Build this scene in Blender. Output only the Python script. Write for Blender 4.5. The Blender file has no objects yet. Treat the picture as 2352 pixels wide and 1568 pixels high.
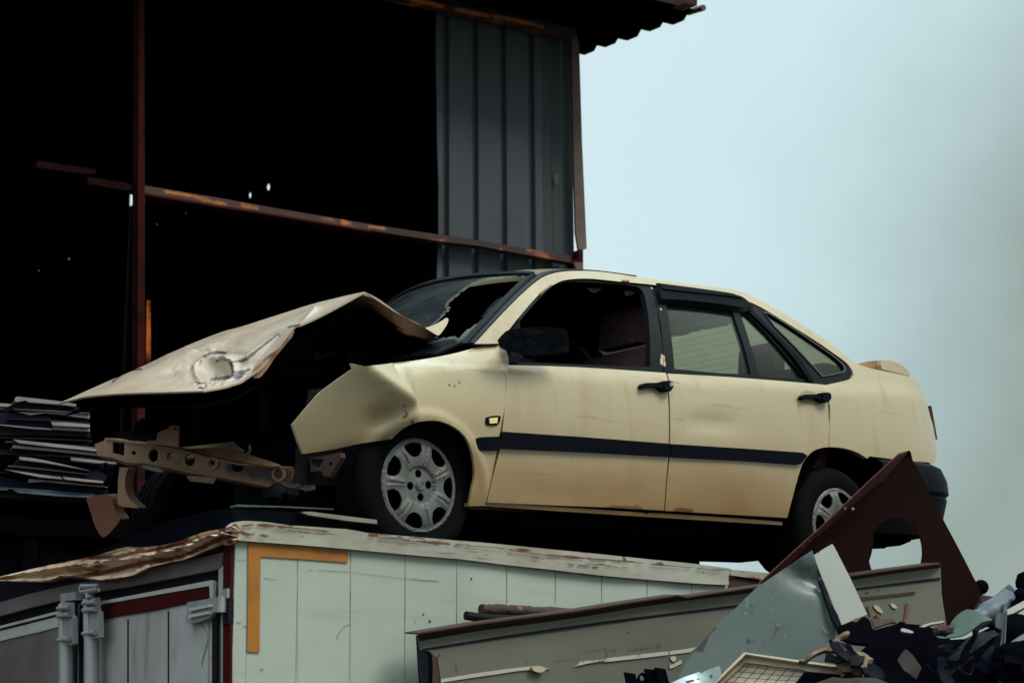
import bpy, bmesh, math, random
from mathutils import Vector, Matrix
from mathutils.geometry import delaunay_2d_cdt
import mathutils.noise as mnoise
random.seed(7)
S = bpy.context.scene
COL = S.collection
rad = math.radians
V = Vector

# ------------------------------------------------------------------ camera model
FOC, PITCH, CX, CY = 4600.0, rad(12.4), 1176.0, 784.0       # survey units: frame 2352 x 1568
CAM = V((0, 0, 1.6))
FW = V((0, math.cos(PITCH), math.sin(PITCH))); RT = V((1, 0, 0)); UP = V((0, -math.sin(PITCH), math.cos(PITCH)))
def ray(p): return FW + RT*((p[0]-CX)/FOC) - UP*((p[1]-CY)/FOC)
def at(p, z): return CAM + ray(p)*z
def proj(w):
    d = w-CAM; z = d.dot(FW)
    return (CX+FOC*d.dot(RT)/z, CY-FOC*d.dot(UP)/z)
def zoom(x0, y0, s): return lambda x, y: ((x0+x/s)/1.08844, (y0+y/s)/1.08844)
zA = zoom(960, 600, 1.63333); zB = zoom(100, 650, 1.96); zC = zoom(0, 1150, 2.13818); zD = zoom(1000, 1250, 2.61333)
zE = zoom(1660, 1100, 2.58333); zF = zoom(880, 640, 3.92); zG = zoom(1000, 0, 2.24); zH = zoom(1900, 1050, 3.92)
zI = zoom(700, 1000, 3.92); zK = zoom(1560, 680, 2.94); zL = zoom(1160, 640, 3.92); zM = zoom(0, 940, 2.94)
zN = zoom(2060, 1380, 4.704); zQ = zoom(0, 1380, 3.5636); zR = zoom(1560, 1540, 3.92); zJ = zoom(0, 0, 1.8375)
zT = zoom(440, 720, 2.688)
def PX(f, s):
    """'x,y x,y' -> survey points"""
    return [f(*map(float, t.split(','))) for t in s.split()]

class Plane:
    def __init__(s, o, yaw, tilt=0.0, roll=0.0):
        s.o = o; y = rad(yaw)
        s.u = V((math.cos(y), math.sin(y), 0)); h = V((-math.sin(y), math.cos(y), 0))
        t = rad(tilt); s.v = V((0, 0, 1))*math.cos(t)+h*math.sin(t)
        s.n = s.u.cross(s.v)                                 # towards the viewer
        if s.n.dot(FW) > 0: s.n = -s.n
    def px(s, p, off=0.0):
        r = ray(p); t = (s.o+s.n*off-CAM).dot(s.n)/r.dot(s.n); d = CAM+r*t-s.o
        return (d.dot(s.u), d.dot(s.v))
    def at(s, a, b, off=0.0): return s.o+s.u*a+s.v*b+s.n*off
    def pt(s, p, off=0.0):
        a, b = s.px(p, off); return s.at(a, b, off)

# ------------------------------------------------------------------ materials
class NT:
    def __init__(s, mat):
        mat.use_nodes = True; s.t = mat.node_tree; s.t.nodes.clear()
        s.tc = s.t.nodes.new('ShaderNodeTexCoord'); s.co = s.tc.outputs['Object']
    def n(s, typ, **kw):
        nd = s.t.nodes.new(typ)
        for k, v in kw.items(): setattr(nd, k, v)
        return nd
    def l(s, a, b): s.t.links.new(a, b)
    def mapped(s, scale, loc=(0, 0, 0)):
        m = s.n('ShaderNodeMapping'); m.inputs['Scale'].default_value = scale; m.inputs['Location'].default_value = loc
        s.l(s.co, m.inputs['Vector']); return m.outputs[0]
    def noise(s, scale, detail=6, rough=.6, vec=None, dist=0.0):
        nd = s.n('ShaderNodeTexNoise'); nd.inputs['Scale'].default_value = scale; nd.inputs['Detail'].default_value = detail
        nd.inputs['Roughness'].default_value = rough; nd.inputs['Distortion'].default_value = dist
        s.l(vec or s.co, nd.inputs['Vector']); return nd.outputs['Fac']
    def rng(s, fac, a, b, c=0.0, d=1.0):
        nd = s.n('ShaderNodeMapRange', interpolation_type='SMOOTHSTEP')
        for k, v in zip(('From Min', 'From Max', 'To Min', 'To Max'), (a, b, c, d)): nd.inputs[k].default_value = v
        s.l(fac, nd.inputs['Value']); return nd.outputs[0]
    def math(s, op, a, b=None, clamp=False):
        nd = s.n('ShaderNodeMath', operation=op, use_clamp=clamp)
        for i, q in enumerate((a, b)):
            if q is None: continue
            if isinstance(q, (int, float)): nd.inputs[i].default_value = q
            else: s.l(q, nd.inputs[i])
        return nd.outputs[0]
    def mix(s, fac, a, b):
        nd = s.n('ShaderNodeMix', data_type='RGBA')
        if isinstance(fac, (int, float)): nd.inputs['Factor'].default_value = fac
        else: s.l(fac, nd.inputs['Factor'])
        for k, q in (('A', a), ('B', b)):
            i = nd.inputs[6 if k == 'A' else 7]
            if isinstance(q, tuple): i.default_value = (*q[:3], 1)
            else: s.l(q, i)
        return nd.outputs[2]

def material(name, col, rough=.6, metal=0.0, layers=(), bump=None, coat=0.0, spec=.5, rvar=0.0, alpha=None):
    """layers: ('n',scale,(r,g,b),lo,hi,amt[,stretch]) noise patches | ('z',z0,z1,(r,g,b),amt) object-height dirt |
       ('attr',(r,g,b),scale,soft) painted marks | ('x',x0,x1,col,amt)"""
    m = bpy.data.materials.new(name); t = NT(m)
    c = tuple(col)
    for L in layers:
        if L[0] == 'n':
            vec = t.mapped(L[6]) if len(L) > 6 else None
            f = t.rng(t.noise(L[1], 7, .62, vec), L[3], L[4], 0, L[5]); c = t.mix(f, c, L[2])
        elif L[0] in 'xyz':
            sp = t.n('ShaderNodeSeparateXYZ'); t.l(t.co, sp.inputs[0])
            w = t.math('ADD', sp.outputs['XYZ'.index(L[0].upper())], t.math('MULTIPLY', t.math('SUBTRACT', t.noise(3.1, 5, .6), .5), abs(L[2]-L[1])*.38))
            f = t.rng(w, L[2], L[1], L[4], 0) if L[1] > L[2] else t.rng(w, L[1], L[2], L[4], 0); f2 = t.math('MULTIPLY', f, t.rng(t.noise(1.7, 4), .25, .75, .55, 1.0)); c = t.mix(f2, c, L[3])
        elif L[0] == 'attr':
            a = t.n('ShaderNodeAttribute', attribute_name='mark')
            w = t.math('ADD', a.outputs['Fac'], t.math('MULTIPLY', t.math('SUBTRACT', t.noise(L[2], 6, .7), .5), L[4] if len(L) > 4 else 1.1))
            f = t.rng(w, .5-L[3], .5+L[3]); f = t.math('MULTIPLY', f, t.rng(a.outputs['Fac'], .02, .1)); c = t.mix(f, c, L[1])
    b = t.n('ShaderNodeBsdfPrincipled'); out = t.n('ShaderNodeOutputMaterial')
    if isinstance(c, tuple): b.inputs['Base Color'].default_value = (*c, 1)
    else: t.l(c, b.inputs['Base Color'])
    b.inputs['Metallic'].default_value = metal; b.inputs['Specular IOR Level'].default_value = spec
    if rvar: t.l(t.rng(t.noise(6, 5), .3, .7, max(0, rough-rvar), min(1, rough+rvar)), b.inputs['Roughness'])
    else: b.inputs['Roughness'].default_value = rough
    if coat: b.inputs['Coat Weight'].default_value = coat; b.inputs['Coat Roughness'].default_value = .12
    if bump:
        bp = t.n('ShaderNodeBump'); bp.inputs['Strength'].default_value = bump[1]; bp.inputs['Distance'].default_value = bump[2] if len(bump) > 2 else .01
        vec = t.mapped(bump[3]) if len(bump) > 3 else None
        t.l(t.noise(bump[0], 6, .6, vec), bp.inputs['Height']); t.l(bp.outputs[0], b.inputs['Normal'])
    if alpha:
        tr = t.n('ShaderNodeBsdfTransparent'); tr.inputs[0].default_value = (*alpha[0], 1)
        mx = t.n('ShaderNodeMixShader'); fac = t.rng(t.noise(alpha[3] if len(alpha) > 3 else 9, 6), .3, .7, alpha[1], alpha[2])
        t.l(fac, mx.inputs[0]); t.l(tr.outputs[0], mx.inputs[1]); t.l(b.outputs[0], mx.inputs[2]); t.l(mx.outputs[0], out.inputs[0])
    else: t.l(b.outputs[0], out.inputs[0])
    return m

RUST = (.095, .034, .010); DARKRUST = (.045, .014, .008)
# ------------------------------------------------------------------ objects
ROOTS = {}
def empty(name, loc, label, cat, mat=None, group=None):
    o = bpy.data.objects.new(name, None); COL.objects.link(o); o.empty_display_size = .2
    o.matrix_world = mat if mat else Matrix.Translation(loc)
    ROOTS[o.name] = o.matrix_world.copy()
    o['label'] = label; o['category'] = cat
    if group: o['group'] = group
    return o
def root_matrix(o):
    while o.parent: o = o.parent
    return ROOTS[o.name]
def tag(o, label, cat, group=None):
    o['label'] = label; o['category'] = cat
    if group: o['group'] = group
    return o
def segdist(p, poly):
    best = 1e9
    if len(poly) == 1: return math.hypot(p[0]-poly[0][0], p[1]-poly[0][1])
    for a, b in zip(poly, poly[1:]):
        dx, dy = b[0]-a[0], b[1]-a[1]; L = dx*dx+dy*dy or 1e-9
        t = max(0, min(1, ((p[0]-a[0])*dx+(p[1]-a[1])*dy)/L))
        best = min(best, math.hypot(p[0]-a[0]-t*dx, p[1]-a[1]-t*dy))
    return best
def obj(name, geo, mat, parent=None, label=None, cat=None, group=None, kind=None, smooth=35, marks=None):
    verts, faces = geo
    if parent is not None:
        inv = root_matrix(parent).inverted(); vl = [inv @ v for v in verts]; org = None
    else:
        xs = [v.x for v in verts]; ys = [v.y for v in verts]; zs = [v.z for v in verts]
        org = V(((min(xs)+max(xs))/2, (min(ys)+max(ys))/2, min(zs))); vl = [v-org for v in verts]
    me = bpy.data.meshes.new(name); me.from_pydata(vl, [], faces)
    bm = bmesh.new(); bm.from_mesh(me); bmesh.ops.recalc_face_normals(bm, faces=bm.faces) ; bm.to_mesh(me); bm.free()
    if marks:
        at_ = me.attributes.new('mark', 'FLOAT', 'POINT')
        vals = []
        for v in verts:
            p = proj(v); m = 0
            for poly, w in marks: m = max(m, 1-segdist(p, poly)/w)
            vals.append(max(0.0, m))
        at_.data.foreach_set('value', vals)
    if smooth:
        me.polygons.foreach_set('use_smooth', [True]*len(me.polygons)); me.set_sharp_from_angle(angle=rad(smooth))
    me.materials.append(mat); me.update()
    o = bpy.data.objects.new(name, me); COL.objects.link(o)
    if parent is not None: o.parent = parent
    else: o.location = org; ROOTS[o.name] = Matrix.Translation(org)
    if label: o['label'] = label
    if cat: o['category'] = cat
    if group: o['group'] = group
    if kind: o['kind'] = kind
    return o
def join(*geos):
    vs, fs = [], []
    for g in geos:
        n = len(vs); vs += g[0]; fs += [tuple(i+n for i in f) for f in g[1]]
    return vs, fs
def xf(geo, m): return [m @ v for v in geo[0]], geo[1]

# ------------------------------------------------------------------ shape builders (all in world space)
def cat_rom(pts, n=4, closed=False):
    out = []; L = len(pts); pts = [V(p) for p in pts]
    rngi = range(L if closed else L-1)
    for i in rngi:
        g = lambda k: pts[k % L] if closed else pts[max(0, min(L-1, k))]
        p0, p1, p2, p3 = g(i-1), g(i), g(i+1), g(i+2)
        for k in range(n):
            t = k/n
            out.append(.5*((2*p1)+(p2-p0)*t+(2*p0-5*p1+4*p2-p3)*t*t+(3*p1-p0-3*p2+p3)*t**3))
    if not closed: out.append(pts[-1])
    return [tuple(p) for p in out]
def inside(p, poly):
    c = False; x, y = p; j = len(poly)-1
    for i in range(len(poly)):
        xi, yi = poly[i][0], poly[i][1]; xj, yj = poly[j][0], poly[j][1]
        if (yi > y) != (yj > y) and x < (xj-xi)*(y-yi)/(yj-yi)+xi: c = not c
        j = i
    return c
def resample(poly, res):
    out = []
    for i in range(len(poly)):
        a, b = poly[i], poly[(i+1) % len(poly)]
        d = math.hypot(b[0]-a[0], b[1]-a[1]); n = max(1, int(math.ceil(d/res)))
        for k in range(n): out.append((a[0]+(b[0]-a[0])*k/n, a[1]+(b[1]-a[1])*k/n))
    cl = []
    for p in out:
        if not cl or math.hypot(p[0]-cl[-1][0], p[1]-cl[-1][1]) > min(res*.05, .0008): cl.append(p)
    return cl
def fill2d(outline, holes=(), res=.05):
    loops = [resample(outline, res)]+[resample(h, res) for h in holes]
    pts, edges = [], []
    for lp in loops:
        n0 = len(pts); pts += lp; n = len(lp)
        edges += [(n0+i, n0+(i+1) % n) for i in range(n)]
    nb = len(pts)
    xs = [p[0] for p in loops[0]]; ys = [p[1] for p in loops[0]]
    cell = {}
    for p in pts: cell.setdefault((int(p[0]//res), int(p[1]//res)), []).append(p)
    j = 0; y = min(ys)
    while y < max(ys):
        x = min(xs)+(res*.5 if j % 2 else 0)
        while x < max(xs):
            q = (x, y)
            if inside(q, loops[0]) and not any(inside(q, h) for h in loops[1:]):
                ci, cj = int(x//res), int(y//res); ok = True
                for a in (-1, 0, 1):
                    for b in (-1, 0, 1):
                        for p in cell.get((ci+a, cj+b), ()):
                            if (p[0]-x)**2+(p[1]-y)**2 < (.55*res)**2: ok = False
                if ok: pts.append(q)
            x += res
        y += res*.866; j += 1
    vs, es, fs, *_ = delaunay_2d_cdt([V(p) for p in pts], edges, [], 0, 1e-7)
    tri = []
    for f in fs:
        c = (sum(vs[i].x for i in f)/len(f), sum(vs[i].y for i in f)/len(f))
        if inside(c, loops[0]) and not any(inside(c, h) for h in loops[1:]): tri.append(tuple(f))
    return [(v.x, v.y) for v in vs], tri
def shell(verts3, tris, back):
    """front + offset back + rim along the open border; back: Vector or list"""
    n = len(verts3); bk = [v+(back if isinstance(back, Vector) else back[i]) for i, v in enumerate(verts3)]
    cnt = {}
    for f in tris:
        for a, b in zip(f, f[1:]+f[:1]): cnt[(a, b)] = cnt.get((a, b), 0)+1
    vs = list(verts3)+bk; fs = list(tris)+[tuple(reversed([i+n for i in f])) for f in tris]
    for (a, b) in list(cnt):
        if (b, a) not in cnt:
            fs.append((b, a, a+n, b+n))
    return vs, fs
def sheet(outline, f, back, holes=(), res=.05):
    p2, tris = fill2d(outline, holes, res)
    return shell([f(a, b) for a, b in p2], tris, back)
def flat(pl, pts, thick=.01, off=0.0, holes=(), res=.08, bump=None):
    """polygon given in survey points, lying on a plane, extruded away from the viewer"""
    f = (lambda a, b: pl.at(a, b, off+bump(a, b))) if bump else (lambda a, b: pl.at(a, b, off))
    return sheet([pl.px(p, off) for p in pts], f, -pl.n*thick, [[pl.px(p, off) for p in h] for h in holes], res)
def coons(c0, c1, d0, d1, nu, nv, disp=None):
    """c0,c1 run along u at v=0,1; d0,d1 run along v at u=0,1 (functions of t)"""
    P = [[None]*(nu+1) for _ in range(nv+1)]
    p00, p10, p01, p11 = c0(0), c0(1), c1(0), c1(1)
    vs = []
    for j in range(nv+1):
        v = j/nv
        for i in range(nu+1):
            u = i/nu
            p = c0(u)*(1-v)+c1(u)*v+d0(v)*(1-u)+d1(v)*u-(p00*(1-u)*(1-v)+p10*u*(1-v)+p01*(1-u)*v+p11*u*v)
            if disp: p = p+disp(u, v, p)
            vs.append(p)
    w = nu+1
    fs = [(j*w+i, j*w+i+1, (j+1)*w+i+1, (j+1)*w+i) for j in range(nv) for i in range(nu)]
    return vs, fs
def pline(pts):
    """polyline -> function of arc-length t in 0..1"""
    d = [0.0]
    for a, b in zip(pts, pts[1:]): d.append(d[-1]+(b-a).length)
    def f(t):
        s = t*d[-1]
        for i in range(len(pts)-1):
            if s <= d[i+1] or i == len(pts)-2:
                k = (s-d[i])/((d[i+1]-d[i]) or 1e-9); return pts[i].lerp(pts[i+1], min(1, max(0, k)))
    return f
def box(o, a, b, c, bev=.006):
    """box from corner o along three edge vectors, bevelled"""
    bm = bmesh.new()
    vs = [bm.verts.new(o+a*i+b*j+c*k) for i in (0, 1) for j in (0, 1) for k in (0, 1)]
    for q in ((0, 1, 3, 2), (4, 6, 7, 5), (0, 4, 5, 1), (2, 3, 7, 6), (0, 2, 6, 4), (1, 5, 7, 3)): bm.faces.new([vs[i] for i in q])
    bmesh.ops.recalc_face_normals(bm, faces=bm.faces)
    if bev: bmesh.ops.bevel(bm, geom=bm.edges[:], offset=bev, segments=2, profile=.6, affect='EDGES', clamp_overlap=True)
    bm.verts.index_update(); g = ([v.co.copy() for v in bm.verts], [tuple(v.index for v in f.verts) for f in bm.faces]); bm.free(); return g
def bar(p, q, w, h, up=V((0, 0, 1)), bev=.004):
    d = q-p; s = d.cross(up).normalized(); u = s.cross(d).normalized()
    return box(p-s*w/2-u*h/2, d, s*w, u*h, bev)
def tube(pts, r, n=10, cap=True):
    vs, fs = [], []; L = len(pts); rr = r if isinstance(r, (list, tuple)) else [r]*L
    ref = V((0, 0, 1))
    for i, p in enumerate(pts):
        d = (pts[min(L-1, i+1)]-pts[max(0, i-1)]).normalized()
        a = d.cross(ref)
        if a.length < .1: a = d.cross(V((1, 0, 0)))
        a.normalize(); b = d.cross(a)
        for k in range(n):
            t = 2*math.pi*k/n; vs.append(p+a*rr[i]*math.cos(t)+b*rr[i]*math.sin(t))
    for i in range(L-1):
        for k in range(n): fs.append((i*n+k, i*n+(k+1) % n, (i+1)*n+(k+1) % n, (i+1)*n+k))
    if cap: fs.append(tuple(range(n-1, -1, -1))); fs.append(tuple(range((L-1)*n, L*n)))
    return vs, fs
def curve3(pts, n=6): return [V(p) for p in cat_rom([tuple(p) for p in pts], n)]
def lathe(profile, o, ax, e1, e2, n=48):
    """profile of (r, h): revolved about the axis ax"""
    vs, fs = [], []; m = len(profile)
    for k in range(n):
        t = 2*math.pi*k/n; d = e1*math.cos(t)+e2*math.sin(t)
        vs += [o+d*r+ax*h for r, h in profile]
    for k in range(n):
        for i in range(m-1): fs.append((k*m+i, k*m+i+1, ((k+1) % n)*m+i+1, ((k+1) % n)*m+i))
    return vs, fs
def nz(x, y, z=0.0): return mnoise.noise(V((x, y, z)))
def circle(c, rx, ry=None, n=20, a0=0): ry = ry or rx; return [(c[0]+rx*math.cos(a0+2*math.pi*k/n), c[1]+ry*math.sin(a0+2*math.pi*k/n)) for k in range(n)]
def sphere(o, rx, ry, rz, n=12, lump=0.0, seed=0):
    vs, fs = [], []
    for j in range(n+1):
        ph = math.pi*j/n
        for i in range(2*n):
            th = math.pi*i/n; d = V((math.sin(ph)*math.cos(th), math.sin(ph)*math.sin(th), math.cos(ph)))
            k = 1+lump*mnoise.noise(d*2.3+V((seed, seed, 0)))
            vs.append(o+V((d.x*rx*k, d.y*ry*k, d.z*rz*k)))
    for j in range(n):
        for i in range(2*n): fs.append((j*2*n+i, j*2*n+(i+1) % (2*n), (j+1)*2*n+(i+1) % (2*n), (j+1)*2*n+i))
    return vs, fs

def streak(pl, px, w, off=.002, breakup=0.0):
    """thin ribbon lying on a plane; w in survey units, breakup leaves gaps"""
    pts = cat_rom([(a, b, 0) for a, b in px], 6) if len(px) > 2 else [(px[0][0]+(px[1][0]-px[0][0])*k/12, px[0][1]+(px[1][1]-px[0][1])*k/12) for k in range(13)]
    vs = []; fs = []; n = len(pts)
    for i, p in enumerate(pts):
        a, b = pts[max(0, i-1)], pts[min(n-1, i+1)]; dx, dy = b[0]-a[0], b[1]-a[1]; L = math.hypot(dx, dy) or 1
        k = w*.5*(.55+.6*abs(nz(p[0]*.13, p[1]*.13)))*(1 if 0 < i < n-1 else .3)
        vs += [pl.pt((p[0]-dy/L*k, p[1]+dx/L*k), off), pl.pt((p[0]+dy/L*k, p[1]-dx/L*k), off)]
    for i in range(n-1):
        if breakup and nz(i*.9+px[0][0], px[0][1]) > .5-breakup: continue
        fs.append((2*i, 2*i+1, 2*i+3, 2*i+2))
    return vs, fs
# ------------------------------------------------------------------ materials used
DIRT = (.20, .115, .05)
CREAM = (.44, .368, .240)
M_paint = material('cream car paint', CREAM, .34, 0, [
    ('n', .9, (.40, .325, .20), .35, .7, .7), ('z', .86, .50, (.37, .285, .155), .85), ('z', .64, .20, (.31, .175, .068), .92), ('z', .30, .19, DIRT, .7),
    ('n', 7, (.34, .26, .15), .62, .80, .4), ('n', 2.2, (.34, .22, .115), .56, .74, .5, (1.6, 1, .35)),
    ('n', 60, (.22, .15, .09), .67, .75, .35), ('n', 3.2, (.28, .20, .115), .55, .74, .45, (5, 5, .4)), ('n', 22, (.24, .16, .09), .64, .74, .5, (.6, .6, 2.5)), ('n', 5, (.27, .20, .12), .615, .66, .5, (.5, .5, 7)), ('n', 120, (.16, .11, .07), .66, .72, .45), ('attr', (.14, .06, .025), 26, .12)], bump=(2.2, .06, .03), coat=1.0, rvar=.08)
M_hood = material('weathered cream bonnet paint', (.405, .315, .235), .42, 0, [
    ('n', 1.6, (.36, .25, .175), .4, .7, .8), ('n', 14, (.42, .26, .16), .6, .78, .4), ('n', 70, (.25, .15, .09), .68, .75, .4),
    ('attr', (.26, .115, .045), 9, .30, 1.2), ('attr', (.040, .033, .045), 34, .10, 2.6)], bump=(3, .12, .03), coat=.3, rvar=.1)
M_bare = material('dirty primer steel', (.34, .19, .115), .62, .1, [
    ('n', 2.5, (.20, .10, .055), .4, .7, .8), ('n', 16, (.10, .045, .022), .56, .72, .7), ('n', 60, (.40, .27, .19), .62, .7, .4), ('attr', (.055, .032, .030), 14, .30)], bump=(30, .25, .004))
M_black = material('black window trim', (.006, .008, .011), .42, 0, [('n', 5, (.016, .018, .02), .5, .8, .6), ('attr', CREAM, 30, .04)], bump=(120, .06, .002), spec=.10)
M_plastic = material('black plastic', (.003, .004, .007), .5, 0, [('n', 6, (.007, .008, .010), .5, .75, .6), ('n', 70, (.03, .027, .024), .70, .76, .4)], bump=(150, .08, .002), spec=.035)
M_dark = material('grimy black metal', (.004, .004, .005), .7, 0, [('n', 4, (.012, .008, .007), .5, .75, .7), ('n', 30, (.022, .011, .007), .62, .76, .4)], bump=(18, .4, .01), spec=.15)
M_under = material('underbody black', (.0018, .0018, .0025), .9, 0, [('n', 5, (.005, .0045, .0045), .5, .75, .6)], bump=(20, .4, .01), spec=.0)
M_inner = material('dark car interior', (.003, .003, .0045), .85, spec=.02)
M_cloth = material('brown seat cloth', (.085, .045, .046), .95, 0, [('n', 40, (.03, .018, .016), .4, .7, .6)], spec=.15)
M_tyre = material('old tyre rubber', (.004, .004, .005), .8, 0, [('n', 9, (.011, .010, .009), .5, .75, .6)], bump=(90, .2, .003), spec=.03)
M_hub = material('silver hub cap', (.105, .108, .106), .55, .2, [('n', 9, (.10, .095, .085), .42, .72, .7), ('n', 60, (.05, .045, .04), .62, .74, .6), ('attr', (.03, .03, .03), 20, .1)], bump=(50, .08, .003))
M_chrome = material('bright lock metal', (.6, .6, .58), .3, .8)
M_lamp = material('yellowed indicator lens', (.75, .62, .25), .25, 0, [('n', 40, (.25, .16, .06), .52, .66, .8)], coat=.5)
M_tail = material('dark red tail lens', (.085, .012, .014), .2, 0, [('n', 20, (.03, .006, .008), .5, .7, .6)], coat=.6)
M_shatter = material('shattered windscreen', (.006, .009, .011), .5, 0, [
    ('n', 38, (.022, .028, .030), .56, .74, .7), ('n', 3.5, (.012, .016, .02), .4, .7, .7), ('attr', (.10, .115, .105), 70, .25, 1.8)], bump=(46, .35, .004), spec=.04, alpha=((.35, .42, .42), .55, .95, 11))
def glass(name, tint, film, lo, hi, sc=6, lines=None):
    m = bpy.data.materials.new(name); t = NT(m)
    tr = t.n('ShaderNodeBsdfTransparent'); tr.inputs[0].default_value = (*tint, 1)
    df = t.n('ShaderNodeBsdfDiffuse'); df.inputs[0].default_value = (*film, 1)
    gl = t.n('ShaderNodeBsdfGlossy'); gl.inputs['Roughness'].default_value = .06
    m1 = t.n('ShaderNodeMixShader'); t.l(t.rng(t.noise(sc, 6), .3, .7, lo, hi), m1.inputs[0]); t.l(tr.outputs[0], m1.inputs[1]); t.l(df.outputs[0], m1.inputs[2])
    last = m1
    if lines:                                                # heater wires across the pane, ragged dark film along its top
        sp = t.n('ShaderNodeSeparateXYZ'); t.l(t.co, sp.inputs[0])
        z = sp.outputs[2]
        w = t.math('ABSOLUTE', t.math('SUBTRACT', t.math('FRACT', t.math('MULTIPLY', z, 1/lines[0])), .5))
        ln = t.math('LESS_THAN', w, lines[1])
        z = t.math('ADD', z, t.math('MULTIPLY', t.math('MAXIMUM', t.math('SUBTRACT', sp.outputs[1], 1.1), 0.0), 1.2))  # film drawn down the far side as well, to block a strip of sky
        z2 = t.math('ADD', z, t.math('MULTIPLY', t.math('SUBTRACT', t.noise(7, 3, .7), .5), .035))
        top = t.math('GREATER_THAN', z2, lines[2])
        ad = t.math('MAXIMUM', t.math('MULTIPLY', ln, .55), top)
        dk = t.n('ShaderNodeBsdfDiffuse'); dk.inputs[0].default_value = (.02, .024, .028, 1)
        m3 = t.n('ShaderNodeMixShader'); t.l(t.math('MULTIPLY', ad, lines[3]), m3.inputs[0]); t.l(last.outputs[0], m3.inputs[1]); t.l(dk.outputs[0], m3.inputs[2]); last = m3
    fr = t.n('ShaderNodeLayerWeight'); fr.inputs['Blend'].default_value = .5
    m2 = t.n('ShaderNodeMixShader'); t.l(t.rng(fr.outputs['Facing'], .35, 1.0, .02, .6), m2.inputs[0]); t.l(last.outputs[0], m2.inputs[1]); t.l(gl.outputs[0], m2.inputs[2])
    out = t.n('ShaderNodeOutputMaterial'); t.l(m2.outputs[0], out.inputs[0]); return m
M_glass = glass('tinted side glass', (.77, .77, .70), (.05, .06, .065), .06, .10)  # grey film colour also carries the dull sky reflection on the pane
M_rearglass = glass('heated rear screen', (.58, .60, .44), (.26, .28, .22), .04, .16, 5, (.0225, .030, 1.27, .92))
M_farblackout = material('far window blackout', (.006, .007, .009), .3)

M_panel = material('white box panel', (.35, .395, .345), .5, 0, [
    ('n', 1.4, (.285, .325, .275), .4, .7, .7), ('n', 5, (.27, .28, .235), .52, .75, .5, (.25, .25, 3.0)), ('n', 90, (.16, .09, .05), .70, .75, .5),
    ('n', 6, (.28, .22, .15), .62, .8, .4, (2, 2, .25)), ('n', 3.1, (.30, .33, .28), .55, .8, .5)], bump=(3, .1, .02), coat=.15)
M_door = material('dirty white door panel', (.40, .37, .365), .5, 0, [
    ('n', 1.2, (.27, .225, .215), .35, .68, .85), ('n', 7, (.14, .10, .085), .52, .78, .6, (1.5, 1.5, .3)), ('n', 80, (.12, .08, .06), .69, .75, .5)], bump=(3, .1, .02))
M_rail = material('rusting white rail', (.33, .33, .28), .6, 0, [
    ('n', 3, (.24, .20, .15), .40, .7, .8), ('n', 7, (.20, .13, .075), .56, .76, .6, (.4, .4, 5)), ('n', 14, (.10, .042, .014), .62, .70, .85, (.35, .35, 7)), ('n', 30, (.07, .025, .012), .60, .70, .8, (.4, .4, 4)),
    ('n', 4.4, (.25, .155, .08), .60, .78, .5), ('attr', (.12, .032, .010), 20, .16)], bump=(9, .3, .012))
M_crump = material('crumpled rusty rail', (.62, .43, .30), .7, 0, [
    ('n', 4, (.50, .21, .07), .46, .68, .9), ('n', 11, (.10, .028, .010), .52, .68, .9, (.6, .6, 2.2)), ('n', 34, (.035, .013, .008), .60, .70, .8), ('attr', (.11, .028, .009), 15, .2)], bump=(12, .4, .012))
M_seal = material('black rubber seal', (.004, .005, .010), .7, 0, [('n', 8, (.014, .012, .015), .55, .75, .5)], spec=.15)
M_orange = material('orange reflective tape', (.34, .125, .008), .5, 0, [('n', 6, (.24, .075, .006), .4, .7, .7), ('n', 45, (.50, .22, .03), .68, .74, .6), ('n', 22, (.16, .05, .015), .58, .74, .7), ('n', 3, (.16, .065, .02), .45, .75, .6)], bump=(60, .1, .002))
M_redtape = material('dark red tape', (.045, .0025, .003), .6, 0, [('n', 9, (.03, .003, .004), .4, .7, .8), ('n', 60, (.12, .03, .025), .70, .76, .5)], spec=.1)
M_trim = material('pale aluminium trim', (.46, .43, .40), .5, .15, [('n', 9, (.25, .20, .18), .5, .75, .6)])
M_lock = material('galvanised lock steel', (.30, .29, .295), .5, .3, [('n', 7, (.17, .14, .135), .45, .72, .6), ('n', 40, (.12, .06, .04), .64, .74, .6)], bump=(30, .15, .004))

M_clad = material('blue grey cladding', (.038, .049, .062), .6, .1, [
    ('n', 1.2, (.022, .028, .037), .35, .7, .8), ('n', 2.0, (.075, .09, .06), .62, .80, .5, (3, 3, .35)), ('n', 3, (.066, .076, .084), .56, .78, .6, (7, 7, .14)), ('n', 5, (.018, .017, .019), .58, .74, .6, (4, 4, .25)),
    ('n', 90, (.12, .13, .13), .68, .76, .5), ('n', 14, (.10, .06, .04), .70, .78, .5)], bump=(40, .12, .004))
M_cladd = material('roof shaded cladding', (.014, .022, .028), .65, .1, [('n', 2, (.03, .045, .05), .55, .8, .6, (6, 6, .3))])  # darker colour stands in for the roof overhang's shadow
M_shedin = material('shade black shed lining', (.0008, .0008, .0012), .95, spec=.1)  # near-black colour holds the gloom inside the shed
M_roof = material('dark roofing sheet', (.0007, .0016, .0020), .8, 0, [('n', 3, (.0015, .001, .001), .5, .75, .6)], spec=.0)
M_beam = material('rusty steel beam', (.060, .018, .011), .75, .1, [
    ('n', 2.6, (.018, .007, .006), .42, .60, .85), ('n', 5, (.34, .11, .027), .57, .68, .9, (.5, .5, 1.6)), ('n', 30, (.02, .008, .006), .60, .72, .7), ('attr', (.42, .13, .03), 16, .35, 1.6)], bump=(25, .4, .006))
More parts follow.
